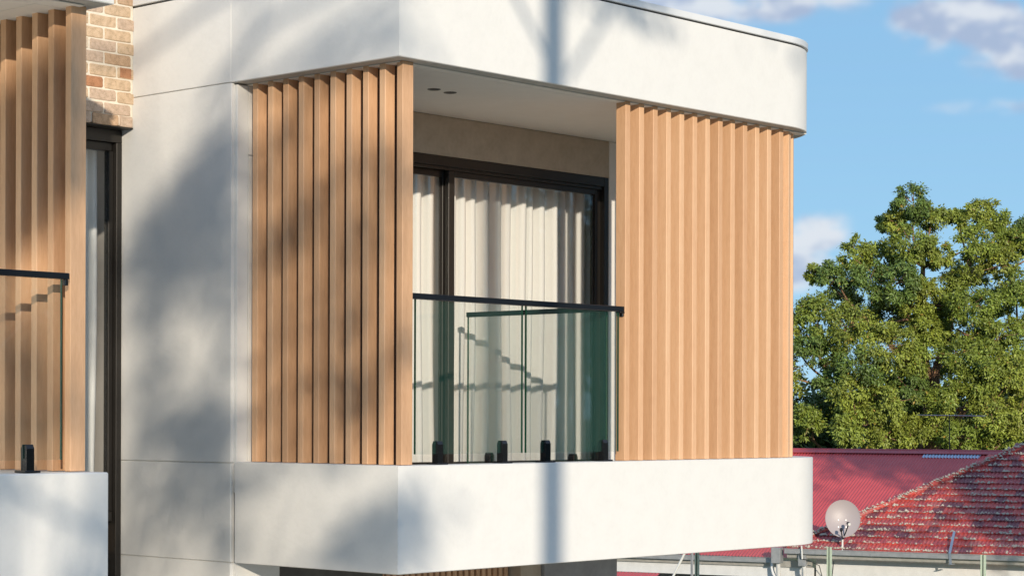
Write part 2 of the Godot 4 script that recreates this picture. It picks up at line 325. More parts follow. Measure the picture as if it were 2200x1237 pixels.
func mixed(a: Image, b: Image, share: float) -> Image:
	var da := a.get_data(); var db := b.get_data()
	for i in da.size():
		da[i] = roundi(lerpf(da[i], db[i], share))
	return Image.create_from_data(a.get_width(), a.get_height(), false, Image.FORMAT_L8, da)

func lin(r: float, g: float, b: float) -> Color:
	return Color(r, g, b).linear_to_srgb()

func plain(c: Color, rough: float, metal := 0.0) -> StandardMaterial3D:
	var m := StandardMaterial3D.new()
	m.albedo_color = c
	m.roughness = rough
	m.metallic = metal
	return m

func textured(tex: Texture2D, scale: float, rough: float, bump: Texture2D = null, bump_cm := 0.0, tint := Color.WHITE) -> StandardMaterial3D:
	var m := plain(tint, rough)
	m.albedo_texture = tex
	m.uv1_triplanar = true
	m.uv1_world_triplanar = true
	m.uv1_scale = Vector3.ONE * scale
	if bump:
		m.heightmap_enabled = true
		m.heightmap_texture = bump
		m.heightmap_scale = bump_cm
	return m

func pane(c: Color, alpha: float) -> StandardMaterial3D:
	var m := plain(Color(c.r, c.g, c.b, alpha), 0.02)
	m.transparency = BaseMaterial3D.TRANSPARENCY_ALPHA
	m.metallic_specular = 0.5
	return m

func make_materials() -> void:
	var fine := noise_image(512, 0.05, 5, 11)
	var coarse := noise_image(512, 0.012, 5, 12)
	var both := mixed(fine, coarse, 0.6)
	var fine_tex := ImageTexture.create_from_image(fine)
	var both_tex := ImageTexture.create_from_image(both)
	# rendered walls: trowelled, slightly mottled off-white
	M.plaster = textured(ramped(both, [Color(0.728, 0.718, 0.686), Color(0.75, 0.74, 0.707), Color(0.762, 0.752, 0.72)], [0.15, 0.5, 0.85]), 0.8, 0.92, both_tex, 0.14)
	M.ceiling = textured(ramped(both, [Color(0.80, 0.755, 0.675), Color(0.83, 0.785, 0.705)], [0.2, 0.8]), 0.7, 0.9)
	M.soffit_grey = textured(ramped(both, [Color(0.44, 0.42, 0.37), Color(0.52, 0.50, 0.45)], [0.2, 0.8]), 0.9, 0.8)
	M.taupe = textured(ramped(both, [Color(0.42, 0.355, 0.275), Color(0.50, 0.43, 0.34)], [0.2, 0.8]), 0.8, 0.92, fine_tex, 0.08)
	M.charcoal = textured(ramped(both, [Color(0.10, 0.095, 0.085), Color(0.14, 0.135, 0.12)], [0.2, 0.8]), 0.6, 0.92)
	M.grey_wall = textured(ramped(both, [Color(0.27, 0.27, 0.275), Color(0.34, 0.34, 0.345)], [0.2, 0.8]), 0.6, 0.92, fine_tex, 0.1)
	M.coping = plain(lin(0.74, 0.75, 0.75), 0.5, 0.0)
	M.floor_tile = textured(ramped(both, [Color(0.66, 0.61, 0.53), Color(0.75, 0.70, 0.61)], [0.2, 0.8]), 1.2, 0.6)
	# timber-look battens: long vertical grain
	var g1 := noise_image(256, 0.11, 4, 21)
	g1.resize(256, 4096 / 2, Image.INTERPOLATE_BILINEAR)
	var g2 := noise_image(256, 0.025, 3, 22)
	g2.resize(256, 2048, Image.INTERPOLATE_BILINEAR)
	var grain := mixed(g1, g2, 0.45)
	var tones := [
		[Color(0.635, 0.375, 0.21), Color(0.685, 0.415, 0.235), Color(0.715, 0.445, 0.26)],
		[Color(0.575, 0.33, 0.18), Color(0.625, 0.37, 0.205), Color(0.655, 0.395, 0.225)],
		[Color(0.67, 0.405, 0.23), Color(0.715, 0.445, 0.258), Color(0.745, 0.475, 0.285)]]
	for k in 3:
		var m := plain(Color.WHITE, 0.55)
		m.albedo_texture = ramped(grain, tones[k], [0.22, 0.5, 0.78])
		m.uv1_scale = Vector3(4.0, 0.4, 1)
		m.heightmap_enabled = true
		m.heightmap_texture = ImageTexture.create_from_image(grain)
		m.heightmap_scale = 0.015
		M["slat_%d" % k] = m
	# masonry
	var spots := mixed(noise_image(512, 0.09, 5, 31), coarse, 0.4)
	M.mortar = textured(ramped(both, [Color(0.70, 0.63, 0.51), Color(0.78, 0.72, 0.6)], [0.2, 0.8]), 2.0, 0.95, fine_tex, 0.3)
	var bricks := [[0.50, 0.33, 0.20], [0.58, 0.42, 0.27], [0.54, 0.40, 0.29], [0.62, 0.50, 0.36], [0.42, 0.20, 0.10]]
	for k in bricks.size():
		var b: Array = bricks[k]
		M["brick_%d" % k] = textured(ramped(spots, [Color(b[0], b[1], b[2]) * 0.62, Color(b[0], b[1], b[2]), Color(b[0] * 1.12, b[1] * 1.16, b[2] * 1.25)], [0.25, 0.5, 0.75]), 3.1, 0.95, both_tex, 0.5)
	# metals and glass
	M.dark_frame = plain(lin(0.028, 0.025, 0.022), 0.38, 0.4)
	M.black_metal = plain(lin(0.018, 0.02, 0.024), 0.32, 0.5)
	M.black_glossy = plain(lin(0.035, 0.038, 0.042), 0.16, 0.7)
	M.steel = plain(lin(0.5, 0.5, 0.5), 0.3, 0.9)
	M.door_glass = pane(lin(0.10, 0.11, 0.10), 0.02)
	M.rail_glass = pane(lin(0.10, 0.30, 0.245), 0.052)
	M.fence_glass = pane(lin(0.2, 0.35, 0.3), 0.02)
	M.glass_edge = plain(lin(0.50, 0.60, 0.47), 0.2)
	M.glass_edge_dark = plain(lin(0.012, 0.05, 0.03), 0.15)
	M.gasket = plain(lin(0.01, 0.03, 0.02), 0.6)
	M.lamp_ring = plain(lin(0.10, 0.09, 0.075), 0.5)
	M.lamp_well = plain(lin(0.03, 0.028, 0.025), 0.6)
	# cloth
	var weave := noise_image(256, 0.2, 3, 41)
	weave.resize(256, 1024, Image.INTERPOLATE_BILINEAR)
	var cloth := plain(Color.WHITE, 0.95)
	cloth.albedo_texture = ramped(weave, [Color(0.74, 0.745, 0.715), Color(0.82, 0.825, 0.795)], [0.2, 0.8])
	cloth.uv1_scale = Vector3(6, 1.5, 1)
	cloth.backlight_enabled = true
	cloth.backlight = Color(0.25, 0.25, 0.23)
	M.curtain = cloth
	M.room = plain(lin(0.45, 0.43, 0.4), 0.9)
	M.room_floor = plain(lin(0.22, 0.14, 0.08), 0.5)
	# neighbour house
	var worn := mixed(noise_image(512, 0.06, 5, 51), noise_image(512, 0.015, 4, 52), 0.5)
	var reds := [[0.54, 0.065, 0.05], [0.40, 0.05, 0.05], [0.42, 0.085, 0.075], [0.20, 0.042, 0.05]]
	for k in reds.size():
		var c: Array = reds[k]
		var m := textured(ramped(worn, [Color(c[0] * 0.42, c[1] * 0.6, c[2] * 0.8), Color(c[0], c[1], c[2]), Color(c[0] * 1.15, c[1] * 1.5, c[2] * 1.5), Color(0.52, 0.42, 0.36)], [0.3, 0.47, 0.64, 0.74]), 2.1, 0.5, both_tex, 0.4)
		M["tile_%d" % k] = m
	M.red_iron = textured(ramped(coarse, [Color(0.50, 0.065, 0.068), Color(0.57, 0.078, 0.08)], [0.25, 0.75]), 0.35, 0.5)
	M.red_cap = textured(ramped(coarse, [Color(0.38, 0.052, 0.06), Color(0.43, 0.06, 0.068)], [0.25, 0.75]), 0.35, 0.45)
	M.lichen = textured(ramped(fine, [Color(0.34, 0.29, 0.22), Color(0.52, 0.46, 0.37), Color(0.6, 0.56, 0.48)], [0.25, 0.5, 0.75]), 6.0, 1.0)
	M.skylight = plain(lin(0.42, 0.56, 0.72), 0.25)
	M.gutter = textured(ramped(coarse, [Color(0.24, 0.25, 0.26), Color(0.31, 0.315, 0.32)], [0.25, 0.75]), 1.0, 0.4)
	M.fascia_board = textured(ramped(coarse, [Color(0.3, 0.29, 0.26), Color(0.38, 0.36, 0.33)], [0.25, 0.75]), 1.0, 0.7)
	M.white_paint = textured(ramped(both, [Color(0.66, 0.66, 0.65), Color(0.76, 0.76, 0.75)], [0.2, 0.8]), 0.8, 0.7)
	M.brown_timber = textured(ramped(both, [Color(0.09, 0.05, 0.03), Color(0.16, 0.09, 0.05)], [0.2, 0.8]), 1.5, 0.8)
	M.dish = plain(lin(0.37, 0.32, 0.32), 0.45, 0.0)
	M.cream_plastic = plain(lin(0.7, 0.7, 0.66), 0.4)
	M.aluminium = plain(lin(0.42, 0.45, 0.5), 0.35, 0.7)
	# plants and ground
	M.bark = textured(ramped(worn, [Color(0.11, 0.055, 0.03), Color(0.27, 0.15, 0.085), Color(0.36, 0.22, 0.13)], [0.25, 0.5, 0.75]), 1.4, 0.9, both_tex, 1.0)
	M.grey_bark = textured(ramped(worn, [Color(0.08, 0.06, 0.045), Color(0.2, 0.16, 0.12)], [0.25, 0.75]), 1.4, 0.9, both_tex, 1.0)
	var leaf := plain(Color.WHITE, 0.5)
	leaf.vertex_color_use_as_albedo = true
	leaf.backlight_enabled = true
	leaf.backlight = Color(0.32, 0.34, 0.12)
	M.leaf = leaf
	M.grass = textured(ramped(both, [Color(0.06, 0.075, 0.03), Color(0.13, 0.14, 0.06)], [0.2, 0.8]), 0.4, 0.95)
	M.concrete = textured(ramped(both, [Color(0.46, 0.43, 0.375), Color(0.56, 0.53, 0.465)], [0.2, 0.8]), 0.5, 0.9)
	M.asphalt = textured(ramped(fine, [Color(0.04, 0.04, 0.042), Color(0.065, 0.065, 0.066)], [0.2, 0.8]), 0.8, 0.9)
	M.pole_wood = textured(ramped(worn, [Color(0.12, 0.09, 0.07), Color(0.24, 0.19, 0.15)], [0.2, 0.8]), 2.0, 0.9)

# ------------------------------------------------------------------ sky

func smooth(a: float, b: float, x: float) -> float:
	var t := clampf((x - a) / (b - a), 0.0, 1.0)
	return t * t * (3.0 - 2.0 * t)

func sky_image() -> Image:
	var w := 4096; var h := 2048
	var f := FastNoiseLite.new()
	f.seed = 8; f.noise_type = FastNoiseLite.TYPE_SIMPLEX_SMOOTH; f.frequency = 1.0; f.fractal_octaves = 6; f.fractal_gain = 0.52
	var data := PackedByteArray()
	data.resize(w * h * 3)
	# a few cloud banks, each (azimuth, elevation, half width, half height, weight) in degrees
	var banks := [[60.7, 10.6, 1.9, 0.85, 0.75], [58.9, 10.4, 0.9, 0.7, 0.72], [61.2, 9.5, 1.1, 0.65, 0.72], [54.0, 11.05, 3.0, 0.55, 0.68], [50.0, 11.6, 2.0, 0.6, 0.5], [60.9, 8.1, 1.9, 0.26, 0.36], [56.1, 4.75, 0.8, 0.65, 0.75], [55.2, 4.3, 1.2, 0.8, 0.7], [84.0, 10.0, 4.0, 1.2, 0.5], [36.0, 8.0, 4.0, 1.0, 0.5], [73.0, 6.0, 4.0, 0.9, 0.5], [20.0, 7.0, 5.0, 1.1, 0.5], [110.0, 9.0, 6.0, 1.4, 0.5], [150.0, 8.0, 5.0, 1.3, 0.5], [190.0, 7.0, 6.0, 1.4, 0.5], [240.0, 9.0, 6.0, 1.3, 0.5], [290.0, 8.0, 6.0, 1.4, 0.5], [335.0, 7.0, 6.0, 1.4, 0.5]]
	for y in h / 2 + 4:
		var el := PI / 2 - PI * (y + 0.5) / h
		var sy := maxf(sin(el), 0.0); var cy := cos(el)
		var eld := rad_to_deg(el)
		var up := pow(1.0 - sy, 3.4)
		var clear := Color(0.20, 0.40, 0.72).lerp(Color(0.37, 0.68, 0.92), up)
		var milk := pow(1.0 - sy, 22.0)
		clear = clear.lerp(Color(0.56, 0.80, 0.93), milk * 0.6)
		var step := 1 if eld < 16.0 else 4
		for x in range(0, w, step):
			var az := TAU * (x + 0.5) / w
			var d := Vector3(sin(az) * cy, sy, -cos(az) * cy)
			var azd := rad_to_deg(az)
			var puff := f.get_noise_3d(d.x * 22.0, d.y * 44.0, d.z * 22.0)
			var cover := 0.0
			# cloud added above the view, broad higher up, for a less blue fill
			var high := f.get_noise_3d(d.x * 2.2 + 7.0, d.y * 5.0, d.z * 2.2)
			cover = smooth(-0.18, 0.3, high + puff * 0.3) * 0.95 * smooth(11.0, 19.0, eld)
			if eld < 16.0:
				for b in banks:
					var da: float = absf(wrapf(azd - b[0], -180.0, 180.0)) / b[2]
					var de: float = absf(eld - b[1]) / b[3]
					var r := da * da + de * de
					if r < 4.0:
						cover = maxf(cover, smooth(0.22, 0.95, exp(-r) * b[4] * 1.9 * (1.0 + puff * 1.6)))
			var c := clear
			if cover > 0.0:
				var body := f.get_noise_3d(d.x * 30.0 + 3.0, d.y * 56.0 + 1.0, d.z * 30.0)
				var tone := Color(0.42, 0.49, 0.66).lerp(Color(0.80, 0.82, 0.86), smooth(-0.25, 0.45, body + (0.35 if eld < 6.0 else 0.05)))
				c = clear.lerp(tone, cover * 0.85)
			var k := (y * w + x) * 3
			c = c.linear_to_srgb()
			for j in step:
				data[k + j * 3] = int(clampf(c.r, 0, 1) * 255.0); data[k + j * 3 + 1] = int(clampf(c.g, 0, 1) * 255.0); data[k + j * 3 + 2] = int(clampf(c.b, 0, 1) * 255.0)
	var ground := lin(0.17, 0.17, 0.14)
	var row := PackedByteArray()
	for k in w:
		row.append_array([int(ground.r * 255.0), int(ground.g * 255.0), int(ground.b * 255.0)])
	data.resize((h / 2 + 4) * w * 3)
	for y in h / 2 - 4:
		data.append_array(row)
	return Image.create_from_data(w, h, false, Image.FORMAT_RGB8, data)

# ------------------------------------------------------------------ townhouses

func rounded_bay(right: float, radius: float, back: float, left := 0.0) -> PackedVector2Array:
	var p := PackedVector2Array([Vector2(left, 0)])
	for k in 17:
		var a := PI / 2 * k / 16.0
		p.append(Vector2(right - radius + radius * sin(a), -radius + radius * cos(a)))
	p.append(Vector2(right, back))
	p.append(Vector2(left, back))
	return p

func inset(poly: PackedVector2Array, by: float) -> PackedVector2Array:
	return Geometry2D.offset_polygon(poly, by)[0]

var slat_meshes := []

func slat(parent: Node3D, at: Vector3, turn: float, index: int, offset: Vector3) -> void:
	# a batten 52 mm wide across its local x and 88 mm deep along its local -z
	if slat_meshes.is_empty():
		for k in 5:
			var s := Shape.new()
			s.shift = Vector2(k * 0.37, k * 0.61)
			s.box(Vector3(-0.026, 0.002, -0.088), Vector3(0.026, TOP - FLOOR - 0.003, 0), 0.0025)
			slat_meshes.append(s.mesh())
	var o := part(parent, "slat", slat_meshes[(index * 3) % 5], M["slat_%d" % [0, 2, 1, 0, 1, 2, 2][index % 7]], at + offset)
	o.rotation.y = turn

func rail_and_glass(house: Node3D, offset: Vector3, called: String) -> Node3D:
	var g := group_part(house, called)
	g.position = offset
	return g

func glass_sheet(parent: Node3D, lo: Vector3, hi: Vector3, along_x: bool) -> void:
	part(parent, "glass_panel", boxed(lo, hi, 0.0012), M.rail_glass)
	# the cut edges of thick glass look dark green
	for e in 2:
		var a := lo; var b := hi
		if along_x:
			a.x = lo.x - 0.0006 if e == 0 else hi.x - 0.004
			b.x = lo.x + 0.004 if e == 0 else hi.x + 0.0006
			a.z -= 0.0006; b.z += 0.0006
		else:
			a.z = lo.z - 0.0006 if e == 0 else hi.z - 0.004
			b.z = lo.z + 0.004 if e == 0 else hi.z + 0.0006
			a.x -= 0.0006; b.x += 0.0006
		part(parent, "glass_edge", boxed(a, b), M.glass_edge_dark)

func spigot_mesh() -> ArrayMesh:
	var s := Shape.new()
	s.box(Vector3(-0.05, 0, -0.05), Vector3(0.05, 0.012, 0.05), 0.003)
	# two cheeks with a slot for the glass, tops cut back
	for side in [-1.0, 1.0]:
		var z0: float = 0.009 * side; var z1: float = 0.026 * side
		var a := [Vector2(-0.024, 0.012), Vector2(0.024, 0.012), Vector2(0.024, 0.15), Vector2(-0.024, 0.15)]
		var o := Vector3(0, 0, side)
		var p := func(q: Vector2, z: float) -> Vector3: return Vector3(q.x, q.y, z)
		var cut := [Vector2(-0.024, 0.012), Vector2(0.024, 0.012), Vector2(0.024, 0.128), Vector2(-0.024, 0.128)]
		s.quad_of(p.call(cut[0], z1), p.call(cut[1], z1), p.call(cut[2], z1), p.call(cut[3], z1), o)
		s.quad_of(p.call(cut[3], z1), p.call(cut[2], z1), p.call(a[2], z0 + 0.006 * side), p.call(a[3], z0 + 0.006 * side), o + Vector3.UP)
		s.quad_of(p.call(a[3], z0), p.call(a[2], z0), p.call(a[2], z0 + 0.006 * side), p.call(a[3], z0 + 0.006 * side), Vector3.UP)
		s.quad_of(p.call(a[0], z0), p.call(a[1], z0), p.call(a[2], z0), p.call(a[3], z0), -o)
		for e in [-1.0, 1.0]:
			var x: float = 0.024 * e
			var n := Vector3(e, 0, 0)
			s.quad_of(Vector3(x, 0.012, z0), Vector3(x, 0.012, z1), Vector3(x, 0.128, z1), Vector3(x, 0.128, z0), n)
			s.quad_of(Vector3(x, 0.128, z0), Vector3(x, 0.128, z1), Vector3(x, 0.15, z0 + 0.006 * side), Vector3(x, 0.15, z0), n)
	s.box(Vector3(-0.024, 0.012, -0.0105), Vector3(0.024, 0.075, 0.0105))
	return s.mesh()

func pleats(x0: float, x1: float, z: float, y0: float, y1: float, pitch: float, depth: float, seed_: int) -> Shape:
	var r := RandomNumberGenerator.new()
	r.seed = seed_
	var s := Shape.new()
	var xs := []; var zs := []
	var x := x0
	var up := true
	while x < x1:
		var d := depth * r.randf_range(0.75, 1.2)
		var w := pitch * r.randf_range(0.75, 1.25)
		# one fold: flat front, quick turn back, flat rear
		for q in [[0.0, 0.0], [0.1, 0.35], [0.18, 0.75], [0.26, 0.97], [0.42, 1.0], [0.56, 0.93], [0.66, 0.7], [0.76, 0.3], [0.84, 0.06], [0.92, 0.0]]:
			xs.append(x + w * q[0]); zs.append(z + d * q[1])
		x += w
	xs.append(x); zs.append(z)
	var nrm := []
	for i in xs.size():
		var a := Vector2(xs[mini(i + 1, xs.size() - 1)] - xs[maxi(i - 1, 0)], zs[mini(i + 1, xs.size() - 1)] - zs[maxi(i - 1, 0)])
		nrm.append(Vector3(-a.y, 0, a.x).normalized())
	var rows := 6
	for i in xs.size() - 1:
		for k in rows:
			var ya := lerpf(y0, y1, float(k) / rows); var yb := lerpf(y0, y1, float(k + 1) / rows)
			var sway := func(xx: float, yy: float) -> float: return 0.010 * sin(xx * 7.0 + yy * 1.6) * (y1 - yy)
			var p := [Vector3(xs[i], ya, zs[i] + sway.call(xs[i], ya)), Vector3(xs[i + 1], ya, zs[i + 1] + sway.call(xs[i + 1], ya)), Vector3(xs[i + 1], yb, zs[i + 1] + sway.call(xs[i + 1], yb)), Vector3(xs[i], yb, zs[i] + sway.call(xs[i], yb))]
			s.tri(p[0], p[1], p[2], nrm[i], nrm[i + 1], nrm[i + 1], Vector2(p[0].x, p[0].y), Vector2(p[1].x, p[1].y), Vector2(p[2].x, p[2].y))
			s.tri(p[0], p[2], p[3], nrm[i], nrm[i + 1], nrm[i], Vector2(p[0].x, p[0].y), Vector2(p[2].x, p[2].y), Vector2(p[3].x, p[3].y))
	return s

func door_leaf(parent: Node3D, x0: float, x1: float, y0: float, y1: float, z: float) -> void:
	var d := group_part(parent, "door_leaf")
	var w := 0.062
	part(d, "stile", boxed(Vector3(x0, y0, z - 0.02), Vector3(x0 + w, y1, z + 0.02), 0.002), M.dark_frame)
	part(d, "stile", boxed(Vector3(x1 - w, y0, z - 0.02), Vector3(x1, y1, z + 0.02), 0.002), M.dark_frame)
	part(d, "rail", boxed(Vector3(x0 + w, y1 - w, z - 0.019), Vector3(x1 - w, y1, z + 0.019), 0.002), M.dark_frame)
	part(d, "rail", boxed(Vector3(x0 + w, y0, z - 0.019), Vector3(x1 - w, y0 + 0.055, z + 0.019), 0.002), M.dark_frame)
	for b in [[x0 + w, x0 + w + 0.012, y0 + 0.055, y1 - w], [x1 - w - 0.012, x1 - w, y0 + 0.055, y1 - w]]:
		part(d, "glazing_bead", boxed(Vector3(b[0], b[2], z - 0.008), Vector3(b[1], b[3], z + 0.008)), M.dark_frame)
	part(d, "glass_pane", boxed(Vector3(x0 + w, y0 + 0.055, z - 0.003), Vector3(x1 - w, y1 - w, z + 0.003)), M.door_glass)

func corner_townhouse() -> void:
	var base := Vector3(0, GROUND, 0)
	var up := -base
	var h := thing("townhouse", "cream townhouse with a rounded roof band, slat screens and a corner balcony", "house", base, "townhouses in one row")
	var wall := func(called: String, lo: Vector3, hi: Vector3, m: Material, bevel := 0.004) -> MeshInstance3D: return part(h, called, boxed(lo, hi, bevel), m, up)
	# roof band and coping
	var band := Shape.new()
	var roof_line := rounded_bay(4.9, 0.67, BACK - 0.03)
	band.extrude(roof_line, TOP, 6.866, 0.004)
	part(h, "roof_band", band, M.plaster, up)
	var trim := Shape.new()
	trim.extrude(inset(roof_line, -0.016), 6.866, 6.879)
	part(h, "shadow_gap", trim, M.dark_frame, up)
	var cope := Shape.new()
	var cope_line := rounded_bay(4.91, 0.68, -7.2, -0.01)
	for i in cope_line.size():
		cope_line[i].y += 0.01
	cope.extrude(cope_line, 6.879, 6.928, 0.003)
	part(h, "coping", cope, M.coping, up)
	part(h, "roof_deck", boxed(Vector3(0.035, TOP + 0.001, -7.0), Vector3(4.9, 6.866, BACK - 0.034)), M.plaster, up)
	# underside of the roof band: darker grey along the edge, then ceiling sheets with open joints
	var strip_poly := inset(roof_line, -0.109)
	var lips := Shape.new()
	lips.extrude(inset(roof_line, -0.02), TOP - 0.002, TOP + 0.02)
	part(h, "band_underside", lips, M.soffit_grey, up)
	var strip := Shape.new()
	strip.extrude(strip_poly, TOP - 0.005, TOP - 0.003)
	part(h, "ceiling_border", strip, M.soffit_grey, up)
	var border := Shape.new()
	border.box(Vector3(0.19, TOP - 0.011, -0.196), Vector3(4.6, TOP - 0.0055, -0.112))
	part(h, "ceiling_sheet", border, M.ceiling, up)
	part(h, "ceiling_sheet", boxed(Vector3(0.212, TOP - 0.011, BACK + 0.002), Vector3(4.6, TOP - 0.0055, -0.201)), M.ceiling, up)
	part(h, "ceiling_sheet", boxed(Vector3(0.112, TOP - 0.011, BACK + 0.002), Vector3(0.186, TOP - 0.0055, -0.112)), M.ceiling, up)
	for c in [Vector3(1.05, TOP - 0.011, -0.72), Vector3(1.225, TOP - 0.011, -0.737)]:
		var ring := Shape.new()
		ring.lathe([Vector2(0.032, 0.004), Vector2(0.033, -0.003), Vector2(0.043, -0.004), Vector2(0.046, 0.0), Vector2(0.046, 0.003)], Transform3D(Basis(), c))
		var d := part(h, "downlight", ring, M.lamp_ring, up)
		var well := Shape.new()
		well.lathe([Vector2(0.0, -0.0012), Vector2(0.0325, -0.001)], Transform3D(Basis(), c))
		part(d, "lens", well, M.lamp_well)
	# balcony slab
	var slab := Shape.new()
	var ring := rounded_bay(5.0, 0.67, BACK + 0.02)
	var kerb := rounded_bay(4.78, 0.45, BACK + 0.02, 0.22)
	for i in kerb.size():
		if i < kerb.size() - 2: kerb[i].y -= 0.22
	var u_shape := PackedVector2Array()
	for i in ring.size() - 1:
		u_shape.append(ring[i])
	for i in range(kerb.size() - 2, -1, -1):
		u_shape.append(kerb[i])
	u_shape.append(kerb[kerb.size() - 1])
	u_shape.append(ring[ring.size() - 1])
	slab.extrude(u_shape, LOW, FLOOR, 0.004)
	part(h, "balcony_slab", slab, M.plaster, up)
	part(h, "slab_core", boxed(Vector3(0.2, LOW + 0.003, BACK + 0.02), Vector3(4.8, DECK - 0.012, -0.2)), M.plaster, up)
	var deck := group_part(h, "balcony_floor")
	for i in 8:
		for k in 3:
			var lo := Vector3(0.222 + i * 0.58, DECK - 0.011, -0.222 - (k + 1) * 0.44)
			part(deck, "floor_tile", boxed(lo + Vector3(0.002, 0, 0.002), Vector3(minf(lo.x + 0.578, 4.36 if k == 0 else 4.77), DECK, lo.z + 0.438)), M.floor_tile, up)
	# side wall in panels with open joints
	var x1 := 0.22
	part(h, "wall_core", boxed(Vector3(0.012, GROUND, -2.8), Vector3(x1, 6.866, -1.6)), M.plaster, up)
	for p in [[TOP + 0.004, 6.866], [FLOOR - 0.004, TOP - 0.003], [LOW + 0.003, FLOOR - 0.011], [1.6, LOW - 0.004], [GROUND, 1.594]]:
		wall.call("wall_panel", Vector3(0.0, p[0], -2.79), Vector3(0.03, p[1], -1.5845 if p[0] < 6.0 else -1.5925), M.plaster, 0.003)
	# back wall of the balcony around the sliding door
	var yd0 := 3.612; var yd1 := 5.935
	wall.call("wall_panel", Vector3(0.031, DECK - 0.1, BACK - 0.2), Vector3(0.125, TOP - 0.012, BACK), M.plaster, 0.002)
	wall.call("wall_panel", Vector3(0.130, DECK - 0.1, BACK - 0.2), Vector3(0.345, 5.76, BACK), M.plaster, 0.002)
	wall.call("wall_panel", Vector3(0.130, 5.765, BACK - 0.2), Vector3(0.345, TOP - 0.012, BACK), M.plaster, 0.002)
	wall.call("lintel", Vector3(0.346, yd1, BACK - 0.2), Vector3(3.935, TOP - 0.012, BACK - 0.002), M.taupe, 0.002)
	wall.call("wall_panel", Vector3(3.936, DECK - 0.1, BACK - 0.2), Vector3(4.895, TOP - 0.012, BACK), M.plaster, 0.002)
	# the room behind
	wall.call("room_floor", Vector3(0.22, 3.3, -7.0), Vector3(4.7, 3.595, BACK - 0.16), M.room_floor, 0.0)
	wall.call("side_wall", Vector3(4.7, 3.3, -7.0), Vector3(4.9, TOP - 0.001, BACK - 0.21), M.plaster, 0.0)
	wall.call("rear_wall", Vector3(-2.2, GROUND, -7.2), Vector3(4.9, TOP - 0.002, -7.003), M.plaster, 0.0)
	wall.call("party_wall", Vector3(0.0, GROUND, -7.0), Vector3(0.21, TOP - 0.001, -2.81), M.room, 0.0)
	# ground floor under the slab
	wall.call("lower_wall", Vector3(0.031, GROUND, BACK - 0.2), Vector3(0.42, LOW - 0.002, BACK - 0.004), M.plaster, 0.0)
	wall.call("lower_wall", Vector3(0.421, GROUND, BACK - 0.2), Vector3(1.45, LOW - 0.002, BACK - 0.05), M.charcoal, 0.0)
	wall.call("slab_soffit", Vector3(0.03, LOW - 0.004, BACK + 0.03), Vector3(4.3, LOW + 0.002, -0.03), M.soffit_grey, 0.0)
	wall.call("lower_wall", Vector3(2.86, GROUND, BACK - 0.2), Vector3(3.10, LOW - 0.002, BACK + 0.02), M.taupe, 0.003)
	wall.call("lower_wall", Vector3(3.103, GROUND, BACK - 0.2), Vector3(3.99, LOW - 0.002, BACK + 0.05), M.grey_wall, 0.004)
	wall.call("lower_wall", Vector3(3.8, GROUND, -6.9), Vector3(3.99, LOW - 0.002, BACK - 0.201), M.plaster, 0.0)
	var gate := part(h, "garage_door", boxed(Vector3(1.45, GROUND, BACK - 0.16), Vector3(2.855, LOW - 0.002, BACK - 0.12)), M.dark_frame, up)
	var batten := boxed(Vector3(0, GROUND + 0.03, BACK - 0.12), Vector3(0.04, LOW - 0.01, BACK - 0.085), 0.003).mesh()
	for i in 22:
		part(gate, "batten", batten, M["slat_%d" % (i % 3)], Vector3(1.46 + i * 0.0635, 0, 0))
	# slat screens
	var left := group_part(h, "slat_screen")
	for i in 9:
		slat(left, Vector3(0.11, FLOOR, -1.472 + i * 0.1515), -PI / 2, i, up)
	slat(left, Vector3(0.118, FLOOR, -0.112), -PI / 2, 9, up)
	left.get_child(9).scale = Vector3(1, 1, 1.08)
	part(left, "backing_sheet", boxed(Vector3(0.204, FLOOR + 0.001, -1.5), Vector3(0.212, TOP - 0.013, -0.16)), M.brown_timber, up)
	var front := group_part(h, "slat_screen")
	for i in 12:
		slat(front, Vector3(2.374 + i * 0.1558, FLOOR, -0.102), 0.0, i + 2, up)
	for i in 7:
		var a := deg_to_rad(1.5 + i * 14.6)
		slat(front, Vector3(4.235 + 0.567 * sin(a), FLOOR, -0.67 + 0.567 * cos(a)), a, i + 4, up)
	# sliding door
	var door := group_part(h, "sliding_door")
	door.position = up
	var fz := BACK - 0.005
	for f in [[0.346, 0.40, yd0, yd1], [3.882, 3.934, yd0, yd1]]:
		part(door, "frame", boxed(Vector3(f[0], f[2], fz - 0.15), Vector3(f[1], f[3] - 0.001, fz), 0.002), M.dark_frame)
	part(door, "frame", boxed(Vector3(0.401, yd1 - 0.075, fz - 0.15), Vector3(3.881, yd1 - 0.001, fz - 0.001), 0.002), M.dark_frame)
	part(door, "frame", boxed(Vector3(0.401, yd1 - 0.098, fz - 0.034), Vector3(3.881, yd1 - 0.076, fz - 0.018), 0.001), M.dark_frame)
	part(door, "frame", boxed(Vector3(0.401, yd1 - 0.098, fz - 0.15), Vector3(3.881, yd1 - 0.076, fz - 0.132), 0.001), M.dark_frame)
	part(door, "sill", boxed(Vector3(0.346, 3.598, fz - 0.15), Vector3(3.934, yd0 - 0.001, fz + 0.01), 0.002), M.dark_frame)
	door_leaf(door, 0.41, 2.165, yd0 + 0.01, yd1 - 0.08, fz - 0.108)
	door_leaf(door, 2.118, 3.876, yd0 + 0.01, yd1 - 0.08, fz - 0.058)
	# balustrade
	var bal := group_part(h, "glass_balustrade")
	bal.position = up
	var gz := -0.136
	glass_sheet(bal, Vector3(0.276, 3.772, gz), Vector3(1.294, 4.762, gz + 0.012), true)
	glass_sheet(bal, Vector3(1.328, 3.772, gz), Vector3(2.305, 4.762, gz + 0.012), true)
	glass_sheet(bal, Vector3(2.246, 3.62, -1.53), Vector3(2.258, 4.762, -0.19), false)
